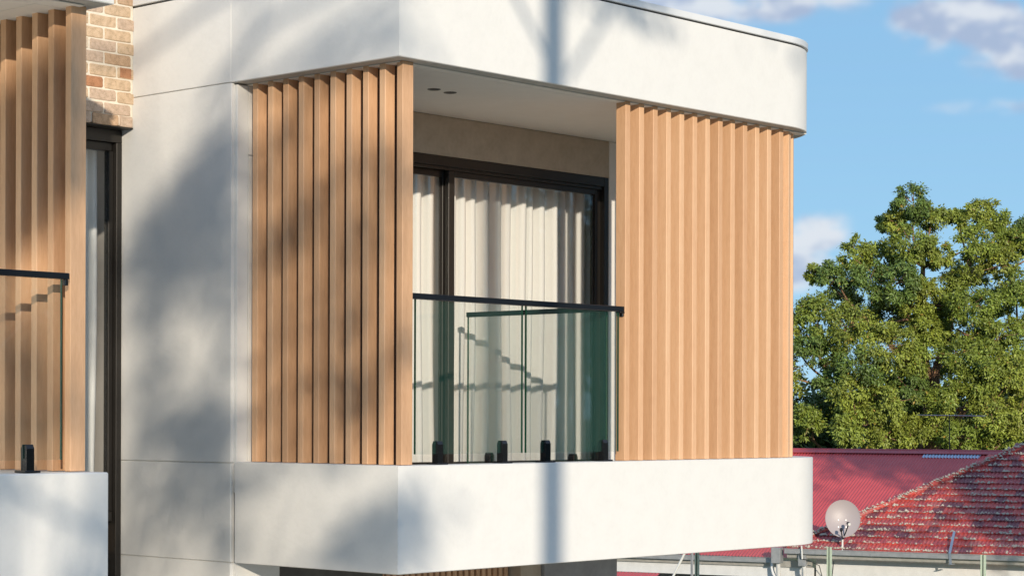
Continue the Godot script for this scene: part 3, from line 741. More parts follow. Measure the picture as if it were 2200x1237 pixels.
	part(bal, "handrail", boxed(Vector3(0.222, 4.752, gz - 0.012), Vector3(2.372, 4.79, gz + 0.026), 0.004), M.black_metal)
	part(bal, "handrail", boxed(Vector3(2.234, 4.752, -1.535), Vector3(2.270, 4.788, gz - 0.0125), 0.004), M.black_metal)
	var br := Shape.new()
	br.box(Vector3(2.335, 4.718, gz - 0.008), Vector3(2.362, 4.752, gz + 0.022), 0.004)
	br.box(Vector3(2.300, 4.742, gz - 0.016), Vector3(2.374, 4.7525, gz + 0.030), 0.002)
	part(bal, "rail_bracket", br, M.black_glossy)
	var sp := spigot_mesh()
	for x in [0.486, 1.10, 1.533, 2.143]:
		part(bal, "spigot", sp, M.black_glossy, Vector3(x, FLOOR, gz + 0.006))
	for z in [-0.5, -1.31]:
		var o := part(bal, "spigot", sp, M.black_glossy, Vector3(2.252, DECK, z))
		o.rotation.y = PI / 2
	# curtain: its own thing, hanging behind the glass
	var cu := thing("curtain", "pale sheer curtain in soft folds behind the balcony sliding door", "curtain", Vector3(0.4, FLOOR, -1.9), "curtains behind glass")
	part(cu, "drop", pleats(0.42, 2.22, -1.91, 3.61, 5.9, 0.12, 0.10, 3), M.curtain, -cu.position)
	part(cu, "drop", pleats(2.24, 4.45, -1.91, 3.61, 5.9, 0.12, 0.105, 4), M.curtain, -cu.position)
	part(cu, "track", boxed(Vector3(0.36, 5.902, -1.88), Vector3(4.5, 5.925, -1.84)), M.white_paint, -cu.position)

func brick_and_window(h: Node3D, up: Vector3) -> void:
	# brick wall between the two bays, with the head of a tall window under it
	var z := -2.64
	var wall := part(h, "brick_wall", boxed(Vector3(-2.2, 6.035, -2.9), Vector3(-0.004, 7.5, z - 0.003)), M.mortar, up)
	var r := RandomNumberGenerator.new()
	r.seed = 77
	var shapes := []
	for k in 7:   # the last one is a half brick
		var wide := 0.224 if k < 6 else 0.107
		var tall := 0.074
		var poly := PackedVector2Array()
		var cut := [r.randf_range(0.004, 0.014), r.randf_range(0.004, 0.016), r.randf_range(0.004, 0.02), r.randf_range(0.004, 0.014)]
		poly.append_array([Vector2(cut[0], 0), Vector2(wide * 0.35, r.randf_range(0, 0.003)), Vector2(wide * 0.7, r.randf_range(0, 0.003)), Vector2(wide - cut[1], 0), Vector2(wide - cut[1] * 0.25, -cut[1] * 0.3), Vector2(wide, -cut[1]), Vector2(wide - r.randf_range(0, 0.003), -tall * 0.5), Vector2(wide, -tall + cut[2]), Vector2(wide - cut[2] * 0.3, -tall + cut[2] * 0.25), Vector2(wide - cut[2], -tall), Vector2(wide * 0.6, -tall + r.randf_range(0, 0.004)), Vector2(wide * 0.3, -tall + r.randf_range(0, 0.003)), Vector2(cut[3], -tall), Vector2(cut[3] * 0.25, -tall + cut[3] * 0.3), Vector2(0, -tall + cut[3]), Vector2(r.randf_range(0, 0.003), -tall * 0.5), Vector2(0, -cut[0]), Vector2(cut[0] * 0.3, -cut[0] * 0.25)])
		var s := Shape.new()
		s.extrude(poly, -0.05, r.randf_range(0.0, 0.005), 0.004)
		shapes.append(s.mesh())
	var half: ArrayMesh = shapes[6]
	for row in 14:
		var y := 6.108 + row * 0.0855
		var x := -0.012 - (0.236 if row % 2 == 0 else 0.118)
		if row % 2 == 1:
			var o := part(wall, "brick", half, M["brick_%d" % [0, 4, 1, 0, 2][row / 2 % 5]], Vector3(-0.122, y, z))
			o.rotation = Vector3(PI / 2, 0, r.randf_range(-0.008, 0.008))
			x -= 0.008
		for i in 5:
			var pick := r.randi_range(0, 19)
			var o := part(wall, "brick", shapes[r.randi_range(0, 5)], M["brick_%d" % (4 if pick == 0 else [0, 1, 1, 2, 3][pick % 5])], Vector3(x, y + r.randf_range(-0.003, 0.003), z))
			o.rotation = Vector3(PI / 2, 0, r.randf_range(-0.01, 0.01))
			x -= 0.236
	# sill-like course of bricks on edge over the window
	for i in 7:
		var o := part(wall, "brick", shapes[i % 6], M["brick_%d" % [2, 0, 2, 1, 0, 2, 0][i]], Vector3(-0.118 - i * 0.236, 6.027, z + 0.006))
		o.rotation.x = PI / 2
		if i == 0: o.scale = Vector3(0.48, 1, 1)
	part(h, "lintel_angle", boxed(Vector3(-2.2, 6.018, -2.8), Vector3(-0.004, 6.0255, z + 0.004)), M.dark_frame, up)
	var win := group_part(h, "window")
	win.position = up
	var fz := -2.78
	part(win, "frame", boxed(Vector3(-2.2, 5.93, fz - 0.1), Vector3(-0.003, 6.017, fz + 0.02), 0.003), M.dark_frame)
	part(win, "frame", boxed(Vector3(-0.05, GROUND, fz - 0.1), Vector3(-0.003, 5.929, fz + 0.02), 0.003), M.dark_frame)
	part(win, "frame", boxed(Vector3(-2.2, 5.872, fz - 0.075), Vector3(-0.063, 5.929, fz - 0.02), 0.003), M.dark_frame)
	part(win, "frame", boxed(Vector3(-0.088, 3.34, fz - 0.075), Vector3(-0.051, 5.871, fz - 0.02), 0.003), M.dark_frame)
	part(win, "transom", boxed(Vector3(-2.2, 3.27, fz - 0.08), Vector3(-0.063, 3.339, fz - 0.005), 0.003), M.dark_frame)
	part(win, "glass_pane", boxed(Vector3(-2.2, 3.34, fz - 0.05), Vector3(-0.088, 5.872, fz - 0.044)), M.door_glass)
	part(win, "glass_pane", boxed(Vector3(-2.2, 0.2, fz - 0.05), Vector3(-0.063, 3.269, fz - 0.044)), M.door_glass)
	part(h, "window_reveal", boxed(Vector3(-2.2, 6.0, -4.6), Vector3(-0.004, 6.0165, -2.885)), M.room, up)
	part(h, "side_wall", boxed(Vector3(-2.21, GROUND, -7.0), Vector3(-2.0, 6.0, BACK - 0.21)), M.plaster, up)
	part(h, "inner_floor", boxed(Vector3(-2.0, 3.05, -4.6), Vector3(-0.004, 3.26, -2.885)), M.room_floor, up)
	part(h, "inner_wall", boxed(Vector3(-2.0, GROUND, -4.8), Vector3(-0.004, 6.0, -4.601)), M.room, up)
	part(h, "upper_wall", boxed(Vector3(-2.17, 6.1, -7.0), Vector3(-0.004, 7.5, -2.901)), M.plaster, up)
	var cu := thing("curtain", "grey sheer curtain behind the narrow dark window beside the brick wall", "curtain", Vector3(-1.0, 3.26, -3.02), "curtains behind glass")
	part(cu, "drop", pleats(-2.0, -0.10, -2.99, 3.27, 5.93, 0.11, 0.08, 9), M.curtain, -cu.position)

func cropped_townhouse() -> void:
	var base := Vector3(-2.2, GROUND, 0)
	var up := Vector3(2.2, -GROUND, 0)
	var h := thing("townhouse", "townhouse cut off by the left edge, with square roof band and slat screen", "house", base, "townhouses in one row")
	var e := -2.178
	part(h, "roof_band", boxed(Vector3(-8.0, TOP, -7.0), Vector3(e, 6.866, 0), 0.004), M.plaster, up)
	part(h, "coping", boxed(Vector3(-8.0, 6.879, -7.0), Vector3(e + 0.01, 6.928, 0.01), 0.003), M.coping, up)
	part(h, "shadow_gap", boxed(Vector3(-8.0, 6.8665, -7.0), Vector3(e - 0.016, 6.8788, -0.016)), M.dark_frame, up)
	part(h, "band_underside", boxed(Vector3(-8.0, TOP - 0.002, BACK), Vector3(e - 0.02, TOP + 0.02, -0.02)), M.soffit_grey, up)
	part(h, "ceiling_sheet", boxed(Vector3(-8.0, TOP - 0.011, -0.258), Vector3(-2.29, TOP - 0.0055, -0.112)), M.ceiling, up)
	part(h, "ceiling_sheet", boxed(Vector3(-2.506, TOP - 0.011, BACK + 0.002), Vector3(-2.29, TOP - 0.0055, -0.262)), M.ceiling, up)
	part(h, "ceiling_sheet", boxed(Vector3(-8.0, TOP - 0.011, BACK + 0.002), Vector3(-2.511, TOP - 0.0055, -0.263)), M.ceiling, up)
	part(h, "balcony_slab", boxed(Vector3(-8.0, LOW, BACK + 0.02), Vector3(-2.205, FLOOR - 0.002, 0), 0.008), M.plaster, up)
	part(h, "back_wall", boxed(Vector3(-8.0, GROUND, BACK - 0.2), Vector3(-2.23, TOP - 0.012, BACK)), M.plaster, up)
	var s := group_part(h, "slat_screen")
	for i in 9:
		slat(s, Vector3(-2.264 + (0.02 if i == 0 else 0.0), FLOOR, -0.185 - i * 0.15), -PI / 2 + PI, i + 3, up)
	s.get_child(0).scale = Vector3(1, 1, 1.15)
	part(s, "backing_sheet", boxed(Vector3(-2.262, FLOOR + 0.001, -1.5), Vector3(-2.254, TOP - 0.013, -0.235)), M.brown_timber, up)  # added behind the slats to block sun from the window curtain
	var bal := group_part(h, "glass_balustrade")
	bal.position = up
	var gz := -0.136
	glass_sheet(bal, Vector3(-3.4, 3.772, gz), Vector3(-2.425, 4.75, gz + 0.012), true)
	part(bal, "handrail", boxed(Vector3(-4.5, 4.742, gz - 0.012), Vector3(-2.385, 4.776, gz + 0.026), 0.004), M.black_metal)
	var br := Shape.new()
	br.box(Vector3(-2.412, 4.708, gz - 0.008), Vector3(-2.39, 4.742, gz + 0.022), 0.004)
	part(bal, "rail_bracket", br, M.black_glossy)
	for x in [-2.64, -3.25]:
		part(bal, "spigot", spigot_mesh(), M.black_glossy, Vector3(x, FLOOR, gz + 0.006))
	brick_and_window(h, up)

# ------------------------------------------------------------------ neighbour house

func iron_sheet(x0: float, x1: float, a: Vector3, b: Vector3, pitch := 0.076, high := 0.009, lift := 0.0) -> Shape:
	# corrugated sheet: x runs across the waves, a and b give (y, z) of the low and high edges
	var s := Shape.new()
	var n_seg := 6
	var count := int((x1 - x0) / pitch) * n_seg
	var slope := Vector3(0, b.y - a.y, b.z - a.z).normalized()
	var nn := Vector3(0, -slope.z, slope.y)
	if nn.y < 0.0: nn = -nn
	for i in count:
		var p := []
		for k in [i, i + 1]:
			var ph: float = TAU * k / n_seg
			var o := nn * (high * cos(ph) + lift)
			var tilt := (nn + Vector3(1, 0, 0) * high * sin(ph) * TAU / pitch).normalized()
			var x: float = x0 + pitch * k / n_seg
			p.append([Vector3(x, a.y, a.z) + o, Vector3(x, b.y, b.z) + o, tilt])
		s.tri(p[0][0], p[1][0], p[1][1], p[0][2], p[1][2], p[1][2])
		s.tri(p[0][0], p[1][1], p[0][1], p[0][2], p[1][2], p[0][2])
	return s

func tile_mesh(width: float, length: float) -> ArrayMesh:
	# three shallow rolls, front lip; local x across, local z down the slope
	var s := Shape.new()
	var cols := 12
	var thick := 0.045
	for i in cols:
		var x0 := width * i / cols; var x1 := width * (i + 1) / cols
		var h0 := 0.02 * (0.5 - 0.5 * cos(TAU * 3.0 * i / cols)); var h1 := 0.02 * (0.5 - 0.5 * cos(TAU * 3.0 * (i + 1) / cols))
		var k := 0.016 * PI * 3.0 / width
		var n0 := Vector3(-k * sin(TAU * 3.0 * i / cols), 1, 0).normalized(); var n1 := Vector3(-k * sin(TAU * 3.0 * (i + 1) / cols), 1, 0).normalized()
		var a := Vector3(x0, h0 + thick, 0); var b := Vector3(x1, h1 + thick, 0)
		var c := Vector3(x1, h1 + thick, -length); var d := Vector3(x0, h0 + thick, -length)
		s.tri(a, b, c, n0, n1, n1); s.tri(a, c, d, n0, n1, n0)
		s.quad_of(a, b, Vector3(x1, h1 - 0.004, -0.002), Vector3(x0, h0 - 0.004, -0.002), Vector3(0, 0, 1))
	return s.mesh()

func neighbour_house() -> void:
	var at := Vector3(28.79, GROUND, -17.06)
	var turn := atan2(-0.9655, 0.2605)
	var h := thing("neighbour_house", "neighbour's house with a lichened red tile hip roof and red corrugated roof", "house", at, "", turn)
	var up := Vector3(0, -GROUND, 0)
	var eave := 1.232
	var pitch := deg_to_rad(27.5)
	var r := RandomNumberGenerator.new()
	r.seed = 5
	# tiled hip roof: underlay, then every tile in courses
	var under := Shape.new()
	var reach := 5.4
	var rise := tan(pitch)
	var ridge := Vector3(reach, eave + reach * rise, -reach)
	var drop := Vector3(0, -0.03, 0)
	under.quad_of(Vector3(0, eave, 0) + drop, Vector3(13, eave, 0) + drop, Vector3(13, ridge.y, -reach) + drop, ridge + drop, Vector3(0, 1, 0.5))
	under.tri(Vector3(0, eave, 0) + drop, ridge + drop, Vector3(0, eave, -2 * reach) + drop, Vector3(-rise, 1, 0).normalized(), Vector3(-rise, 1, 0).normalized(), Vector3(-rise, 1, 0).normalized())
	under.quad_of(ridge + drop, Vector3(13, ridge.y, -reach) + drop, Vector3(13, eave, -2 * reach) + drop, Vector3(0, eave, -2 * reach) + drop, Vector3(0, 1, -0.5))
	var roof := part(h, "tile_roof", under, M.tile_3, up)
	var gauge := 0.268
	var tm := tile_mesh(0.25, gauge + 0.05)
	var slope := Vector3(0, sin(pitch), -cos(pitch))
	var made := 0
	var edges := []
	for row in 24:
		var s0 := row * gauge - 0.04
		var back := s0 * cos(pitch)
		var limit := 5.75 - back * 0.2
		var x := floorf(maxf(back - 0.1, -0.05) / 0.25) * 0.25 + (0.125 if row % 2 == 1 else 0.0)
		while x < limit:
			if x > back - 0.16 and made < 295:
				var pos := Vector3(x, eave, 0) + slope * s0
				var o := part(roof, "roof_tile", tm, M["tile_%d" % [0, 1, 0, 2, 3, 3, 0, 1][r.randi_range(0, 7)]], pos + Vector3(0, r.randf_range(-0.003, 0.004), 0))
				o.rotation = Vector3(pitch - 0.12 + r.randf_range(-0.012, 0.012), 0, r.randf_range(-0.01, 0.01))
				made += 1
				edges.append([pos, row])
			x += 0.25
	# the rest of the tiles, out of sight to the right, joined into one
	var field := SurfaceTool.new()
	field.begin(Mesh.PRIMITIVE_TRIANGLES)
	for row in 22:
		var s0 := row * gauge - 0.04
		var x := ceilf((5.75 - s0 * cos(pitch) * 0.2) / 0.25) * 0.25 + (0.125 if row % 2 == 1 else 0.0)
		while x < 12.7:
			field.append_from(tm, 0, Transform3D(Basis(Vector3.RIGHT, pitch - 0.12), Vector3(x, eave, 0) + slope * s0))
			x += 0.25
	var rest := part(roof, "tile_field", field.commit(), M.tile_1)
	rest.set_meta("kind", "stuff")
	# hip capping pieces
	var hip_dir := Vector3(1, rise, -1).normalized()
	for i in 18:
		var c0 := Vector3(-0.02, eave + 0.035, 0.02) + hip_dir * (i * 0.37)
		var s := Shape.new()
		s.tube([c0, c0 + hip_dir * 0.2, c0 + hip_dir * 0.4], [0.075, 0.07, 0.055], 9)
		part(roof, "hip_cap", s, M["tile_%d" % [0, 2, 0, 1][i % 4]])
		edges.append([c0 + Vector3(0.0, 0.05, 0.03), -1])
	# lichen: crusty clumps along the lower edges of the tiles
	var li := Shape.new()
	for e in edges:
		var lots: int = 26 if e[1] < 0 else r.randi_range(1, 15)
		for q in lots:
			var p: Vector3 = e[0] + (Vector3(r.randf_range(0, 0.25), 0.052, 0.006) + slope * (absf(r.randfn(0.0, 0.035)) - 0.012) if e[1] >= 0 else hip_dir * r.randf_range(0, 0.36) + Vector3(r.randf_range(-0.04, 0.05), r.randf_range(-0.05, 0.03), r.randf_range(0.0, 0.06)))
			var size := r.randf_range(0.012, 0.036) * (1.25 if r.randf() < 0.3 else 0.8)
			var spin := r.randf() * TAU
			var top := p + Vector3(0, size * 0.9, size * 0.3)
			var ring := []
			for k in 5:
				var a := spin + TAU * k / 5.0
				ring.append(p + Vector3(cos(a) * size * r.randf_range(0.8, 1.3), -size * 0.15, sin(a) * size * r.randf_range(0.8, 1.3)))
			for k in 5:
				var nn: Vector3 = (ring[(k + 1) % 5] - ring[k]).cross(top - ring[k]).normalized()
				if nn.y < 0.0: nn = -nn
				li.tri(ring[k], ring[(k + 1) % 5], top, nn, nn, nn)
	var lo := part(roof, "lichen", li, M.lichen)
	lo.set_meta("kind", "stuff")
	# corrugated iron roof behind
	var low := Vector3(0, 1.0, -0.3); var high := Vector3(0, 3.235, -6.12)
	var iron := part(h, "iron_roof", iron_sheet(-7.0, 9.5, low, high), M.red_iron, up)
	part(iron, "rear_slope", iron_sheet(-7.0, 9.5, Vector3(0, 1.0, -11.9), high), M.red_iron)
	var cap := Shape.new()
	cap.tube([Vector3(-7, 3.262, -6.12), Vector3(9.5, 3.262, -6.12)], [0.035, 0.035], 10)
	cap.quad_of(Vector3(-7, 3.275, -6.10), Vector3(9.5, 3.275, -6.10), Vector3(9.5, 3.203, -5.925), Vector3(-7, 3.203, -5.925), Vector3(0, 1, 0.4))
	cap.quad_of(Vector3(-7, 3.203, -5.925), Vector3(9.5, 3.203, -5.925), Vector3(9.5, 3.192, -5.925), Vector3(-7, 3.192, -5.925), Vector3(0, 0, 1))
	cap.quad_of(Vector3(-7, 3.275, -6.14), Vector3(9.5, 3.275, -6.14), Vector3(9.5, 3.203, -6.32), Vector3(-7, 3.203, -6.32), Vector3(0, 1, -0.4))
	part(iron, "ridge_cap", cap, M.red_cap)
	part(iron, "skylight_sheet", iron_sheet(1.30, 2.67, Vector3(0, 3.10, -5.765), Vector3(0, 3.19, -6.0), 0.076, 0.011, 0.008), M.skylight)
	# eaves of the tiled roof
	var g := Shape.new()
	g.extrude(PackedVector2Array([Vector2(-0.02, 0.02), Vector2(13, 0.02), Vector2(13, 0.125), Vector2(-0.02, 0.125)]), eave - 0.115, eave - 0.012, 0.008)
	g.tube([Vector3(-0.02, eave - 0.012, 0.122), Vector3(13, eave - 0.012, 0.122)], [0.011, 0.011], 8)
	var gut := part(h, "gutter", g, M.gutter, up)
	for x in [1.9, 4.05, 6.0]:
		part(gut, "joint", boxed(Vector3(x, eave - 0.117, 0.018), Vector3(x + 0.018, eave - 0.010, 0.128), 0.002), M.gutter)
	part(h, "fascia_board", boxed(Vector3(0.0, eave - 0.20, -0.02), Vector3(13, eave - 0.05, 0.015), 0.002), M.fascia_board, up)
	part(h, "eave_lining", boxed(Vector3(0.0, eave - 0.215, -0.44), Vector3(13, eave - 0.201, -0.021)), M.fascia_board, up)
	part(h, "wall", boxed(Vector3(0.5, GROUND, -0.7), Vector3(13, eave - 0.202, -0.45)), M.white_paint, up)
	part(h, "side_wall", boxed(Vector3(0.5, GROUND, -10.4), Vector3(0.75, eave - 0.03, -0.701)), M.white_paint, up)
	# low wing with the iron roof's own gutter
	var g2 := Shape.new()
	g2.extrude(PackedVector2Array([Vector2(-7, -0.3), Vector2(-0.34, -0.3), Vector2(-0.34, -0.19), Vector2(-7, -0.19)]), 0.885, 0.985, 0.008)
	g2.tube([Vector3(-7, 0.985, -0.193), Vector3(-0.34, 0.985, -0.193)], [0.011, 0.011], 8)
	part(h, "gutter", g2, M.gutter, up)
	part(h, "fascia_board", boxed(Vector3(-7, 0.80, -0.36), Vector3(0.45, 0.945, -0.305), 0.002), M.fascia_board, up)
	part(h, "beam", boxed(Vector3(-7, 0.56, -0.42), Vector3(0.45, 0.815, -0.365), 0.003), M.white_paint, up)
	part(h, "wing_wall", boxed(Vector3(-7, GROUND, -1.6), Vector3(0.45, 0.7, -1.5)), M.brown_timber, up)
	part(h, "verandah_ceiling", boxed(Vector3(-7, 0.70, -1.5), Vector3(0.45, 0.715, -0.421)), M.brown_timber, up)
	part(h, "corner_post", boxed(Vector3(0.25, GROUND, -0.36), Vector3(0.49, 0.80, -0.3), 0.004), M.white_paint, up)
	# rain heads and downpipes at the inner corner
	var heads := [[-0.33, 0.90, 1.235, -0.10, 0.11, 0.21], [0.28, 0.86, 1.10, -0.03, 0.10, 0.17]]
	for q in heads:
		var s := Shape.new()
		s.box(Vector3(q[0], q[1], q[3]), Vector3(q[0] + q[5], q[2], q[4]), 0.008)
		var b := part(h, "rain_head", s, M.gutter, up)
		var pipe := Shape.new()
		var cx: float = q[0] + q[5] * 0.6
		pipe.tube([Vector3(cx, q[1] + 0.01, 0.0), Vector3(cx, q[1] - 0.1, -0.01), Vector3(cx - 0.06, q[1] - 0.35, -0.2), Vector3(cx - 0.06, GROUND, -0.2)], [0.046, 0.046, 0.046, 0.046], 12)
		part(b, "downpipe", pipe, M.white_paint)
	var elbow := Shape.new()
	elbow.tube([Vector3(-0.42, 0.9, -0.21), Vector3(-0.42, 0.78, -0.2), Vector3(-0.38, 0.66, -0.16), Vector3(-0.33, 0.6, -0.12), Vector3(-0.33, 0.3, -0.1)], [0.032, 0.032, 0.032, 0.032, 0.032], 10)
	part(h, "downpipe", elbow, M.white_paint, up)
	var cable := Shape.new()
	cable.tube([Vector3(0.33, 1.14, 0.14), Vector3(0.36, 1.03, 0.14), Vector3(0.52, 0.98, 0.06), Vector3(0.66, 0.86, -0.2), Vector3(0.64, 0.62, -0.43), Vector3(0.74, 0.5, -0.44), Vector3(0.86, 0.58, -0.44), Vector3(0.9, 0.95, -0.44)], [0.012, 0.012, 0.012, 0.009, 0.009, 0.009, 0.009, 0.009], 6)
	part(h, "cable", cable, M.black_metal, up)
	var conduit := Shape.new()
	conduit.tube([Vector3(0.40, 1.02, 0.17), Vector3(0.385, 1.30, 0.17)], [0.018, 0.018], 8)
	part(h, "conduit", conduit, M.cream_plastic, up)

	# satellite dish on its mast
	var house_frame := Transform3D(Basis(Vector3.UP, turn), Vector3(at.x, 0, at.z))
	var foot := house_frame * Vector3(1.25, eave - 0.05, 0.03)
	var d := thing("satellite_dish", "grey satellite dish on a white mast at the tiled roof's gutter", "satellite dish", foot)
	var eye := Vector3(-9.32, 4.0, 9.37)
	var mast := Shape.new()
	mast.tube([Vector3(0, 0, 0), Vector3(0, 0.24, 0), Vector3(0, 0.46, 0)], [0.02, 0.02, 0.02], 10)
	part(d, "mast", mast, M.cream_plastic)
	var fwd := Vector3(-0.78, 0.22, 0.60).normalized()
	var rightv := Vector3.UP.cross(fwd).normalized()
	var upv := fwd.cross(rightv)
	var frame := Transform3D(Basis(rightv, fwd, -upv), Vector3(0.0, 0.70, 0.0))
	var bowl := Shape.new()
	var prof := []
	for k in 9:
		var q := k / 8.0
		prof.append(Vector2(0.365 * q, 0.075 * q * q))
	bowl.lathe(prof, frame.scaled_local(Vector3(1, 1, 1.09)), 40)
	var rim := []
	for k in 41:
		var a := TAU * k / 40.0
		rim.append(frame.scaled_local(Vector3(1, 1, 1.09)) * Vector3(0.366 * cos(a), 0.075, 0.366 * sin(a)))
	var rr := []
	rr.resize(41); rr.fill(0.006)
	bowl.tube(rim, rr, 6, false)
	part(d, "reflector", bowl, M.dish)
	var bolt := Shape.new()
	for q in [[-0.09, 0.02], [0.07, 0.02], [-0.09, 0.17], [0.07, 0.17]]:
		bolt.tube([frame * Vector3(q[0], 0.004, q[1]), frame * Vector3(q[0], 0.022, q[1])], [0.013, 0.011], 8)
	part(d, "bolt", bolt, M.steel)
	var root := frame * Vector3(0.0, -0.02, 0.42)
	for q in [[-0.06, 0.36, 0.30], [0.10, 0.36, 0.16]]:
		var tip := frame * Vector3(q[0], q[1], q[2])
		var arm := Shape.new()
		arm.tube([root, root.lerp(tip, 0.5) + Vector3(0, -0.02, 0), tip], [0.013, 0.013, 0.013], 8)
		var a := part(d, "feed_arm", arm, M.black_metal)
		var lnb := Shape.new()
		var back := (frame.origin - tip).normalized()
		lnb.tube([tip - back * 0.03, tip + back * 0.02, tip + back * 0.05], [0.022, 0.036, 0.036], 12)
		part(a, "receiver", lnb, M.black_metal)
		var face := Shape.new()
		face.tube([tip - back * 0.045, tip - back * 0.028], [0.03, 0.03], 12)
		if q[0] > 0.0: part(a, "receiver_cap", face, M.cream_plastic)
	var strut := Shape.new()
	strut.tube([Vector3(0, 0.44, 0), root], [0.018, 0.016], 8)
	strut.tube([Vector3(0, 0.42, 0), frame * Vector3(0, -0.03, 0.1)], [0.022, 0.03], 8)
	part(d, "bracket", strut, M.black_metal)

	# television antenna on the iron roof's ridge
	var ant_at := house_frame * Vector3(1.86, 3.27, -6.12)
	var an := thing("tv_antenna", "thin television antenna on the red iron roof's ridge before the tree", "antenna", ant_at)
	var m1 := Shape.new()
	m1.tube([Vector3.ZERO, Vector3(0, 0.86, 0)], [0.014, 0.012], 8)
	part(an, "mast", m1, M.black_metal)
	var axis := (house_frame.basis * Vector3(0.97, 0.0, 0.25)).normalized()
	var m2 := Shape.new()
	m2.tube([axis * -0.75 + Vector3(0, 0.84, 0), axis * 0.92 + Vector3(0, 0.82, 0)], [0.012, 0.012], 8)
	part(an, "boom", m2, M.aluminium)
	var cross := axis.cross(Vector3.UP)
	for i in 15:
		var c := axis * (-0.7 + i * 0.112) + Vector3(0, 0.845 - i * 0.0013, 0)
		var el := Shape.new()
		var half := 0.30 - i * 0.009
		el.tube([c - cross * half, c + cross * half], [0.006, 0.006], 6)
		part(an, "element", el, M.aluminium)

	# loose metal strap leaning over the gutter
	var st := thing("metal_strap", "thin galvanised strap leaning up the tiles over the gutter", "strap", house_frame * Vector3(3.62, eave - 0.21, 0.14))
	var sb := Shape.new()
	var lean := house_frame.basis * Vector3(-0.06, 0.64, -0.5)
	var side := house_frame.basis * Vector3(1, 0, 0) * 0.027
	var outn := house_frame.basis * Vector3(0, 0.5, 0.86)
	var bend := house_frame.basis * Vector3(-0.02, 0.22, 0.0)
	for seg in [[Vector3.ZERO, bend], [bend, lean]]:
		for f in [0.0, 0.008]:
			sb.quad_of(seg[0] - side + outn * f, seg[0] + side + outn * f, seg[1] + side + outn * f, seg[1] - side + outn * f, outn * (1.0 if f > 0.0 else -1.0))
		for e in [-1.0, 1.0]:
			sb.quad_of(seg[0] + side * e, seg[1] + side * e, seg[1] + side * e + outn * 0.008, seg[0] + side * e + outn * 0.008, side * e)
	part(st, "bar", sb, M.aluminium)
	part(st, "foot", boxed(Vector3(-0.06, -0.015, -0.02), Vector3(0.09, 0.0, 0.05), 0.003), M.aluminium)

	# bits in the yard seen under the balcony slab
	var post_at := house_frame * Vector3(-1.07, GROUND, 2.79)
	var po := thing("steel_post", "grey steel post with a white diagonal brace under the balcony slab", "post", post_at)
	part(po, "post", boxed(Vector3(-0.022, 0, -0.022), Vector3(0.022, 2.45, 0.022), 0.004), M.gutter)
	var bs := Shape.new()
	var b0 := house_frame * Vector3(-1.12, 1.40, 2.86) - post_at
	var b1 := house_frame * Vector3(-1.60, 0.40, 2.98) - post_at
	bs.tube([b0, b1], [0.026, 0.026], 8)
	part(po, "brace", bs, M.cream_plastic)
	var shed_at := house_frame * Vector3(-1.8, GROUND, 4.2)
	var sh := thing("garden_shed", "small garden shed with a red corrugated roof low under the slab", "shed", shed_at, "", turn)
	part(sh, "roof", iron_sheet(-1.6, 0.42, Vector3(0, 1.53, 0.5), Vector3(0, 1.865, -0.6)), M.red_iron)
	part(sh, "wall", boxed(Vector3(-1.5, 0, -0.55), Vector3(0.34, 1.5, 0.42)), M.brown_timber)

func glass_fence() -> void:
	var base := Vector3(6.0, 1.75, -0.8)
	var f := thing("glass_fence", "frameless glass fence with pale green edges beyond the balcony slab", "fence", base)
	var cuts := [-5.05, -3.64, -2.23, -0.82, 0.655, 2.1]
	for i in cuts.size() - 1:
		var z0: float = cuts[i] + 0.006; var z1: float = cuts[i + 1] - 0.006
		var p := part(f, "glass_panel", boxed(Vector3(5.994, 1.75, z0 + 0.017), Vector3(6.006, 2.915, z1 - 0.017)), M.fence_glass, -base)
		part(p, "polished_edge", boxed(Vector3(5.9935, 1.75, z0), Vector3(6.0065, 2.915, z0 + 0.016)), M.glass_edge)
		part(p, "polished_edge", boxed(Vector3(5.9935, 1.75, z1 - 0.016), Vector3(6.0065, 2.915, z1)), M.glass_edge)
		if i > 0:
			part(f, "gasket", boxed(Vector3(5.996, 1.75, cuts[i] - 0.005), Vector3(6.004, 2.913, cuts[i] + 0.005)), M.gasket, -base)
	var w := thing("retaining_wall", "low rendered retaining wall under the glass fence", "wall", Vector3(6.0, GROUND, -1.4))
	part(w, "wall", boxed(Vector3(-0.1, 0, -3.7), Vector3(0.1, 1.75 - GROUND - 0.001, 3.6), 0.01), M.plaster)

# ------------------------------------------------------------------ trees

func leaf_turn(out: Vector3, droop: float, size: float, r: RandomNumberGenerator) -> Basis:
	var dir := (Vector3(r.randfn(), r.randfn(), r.randfn()) * 0.8 + out * 0.5 + Vector3(0, -droop, 0)).normalized()
	var nn := (out + Vector3(r.randfn(), r.randfn(), r.randfn()) * 0.42 + Vector3(0, 0.4, 0)).normalized()
	var x := nn.cross(dir)
	if x.length() < 0.05: x = dir.cross(Vector3(1, 0, 0.3))
	x = x.normalized()
	var y := dir.cross(x)
	return Basis(x * size, y * size, dir * size)

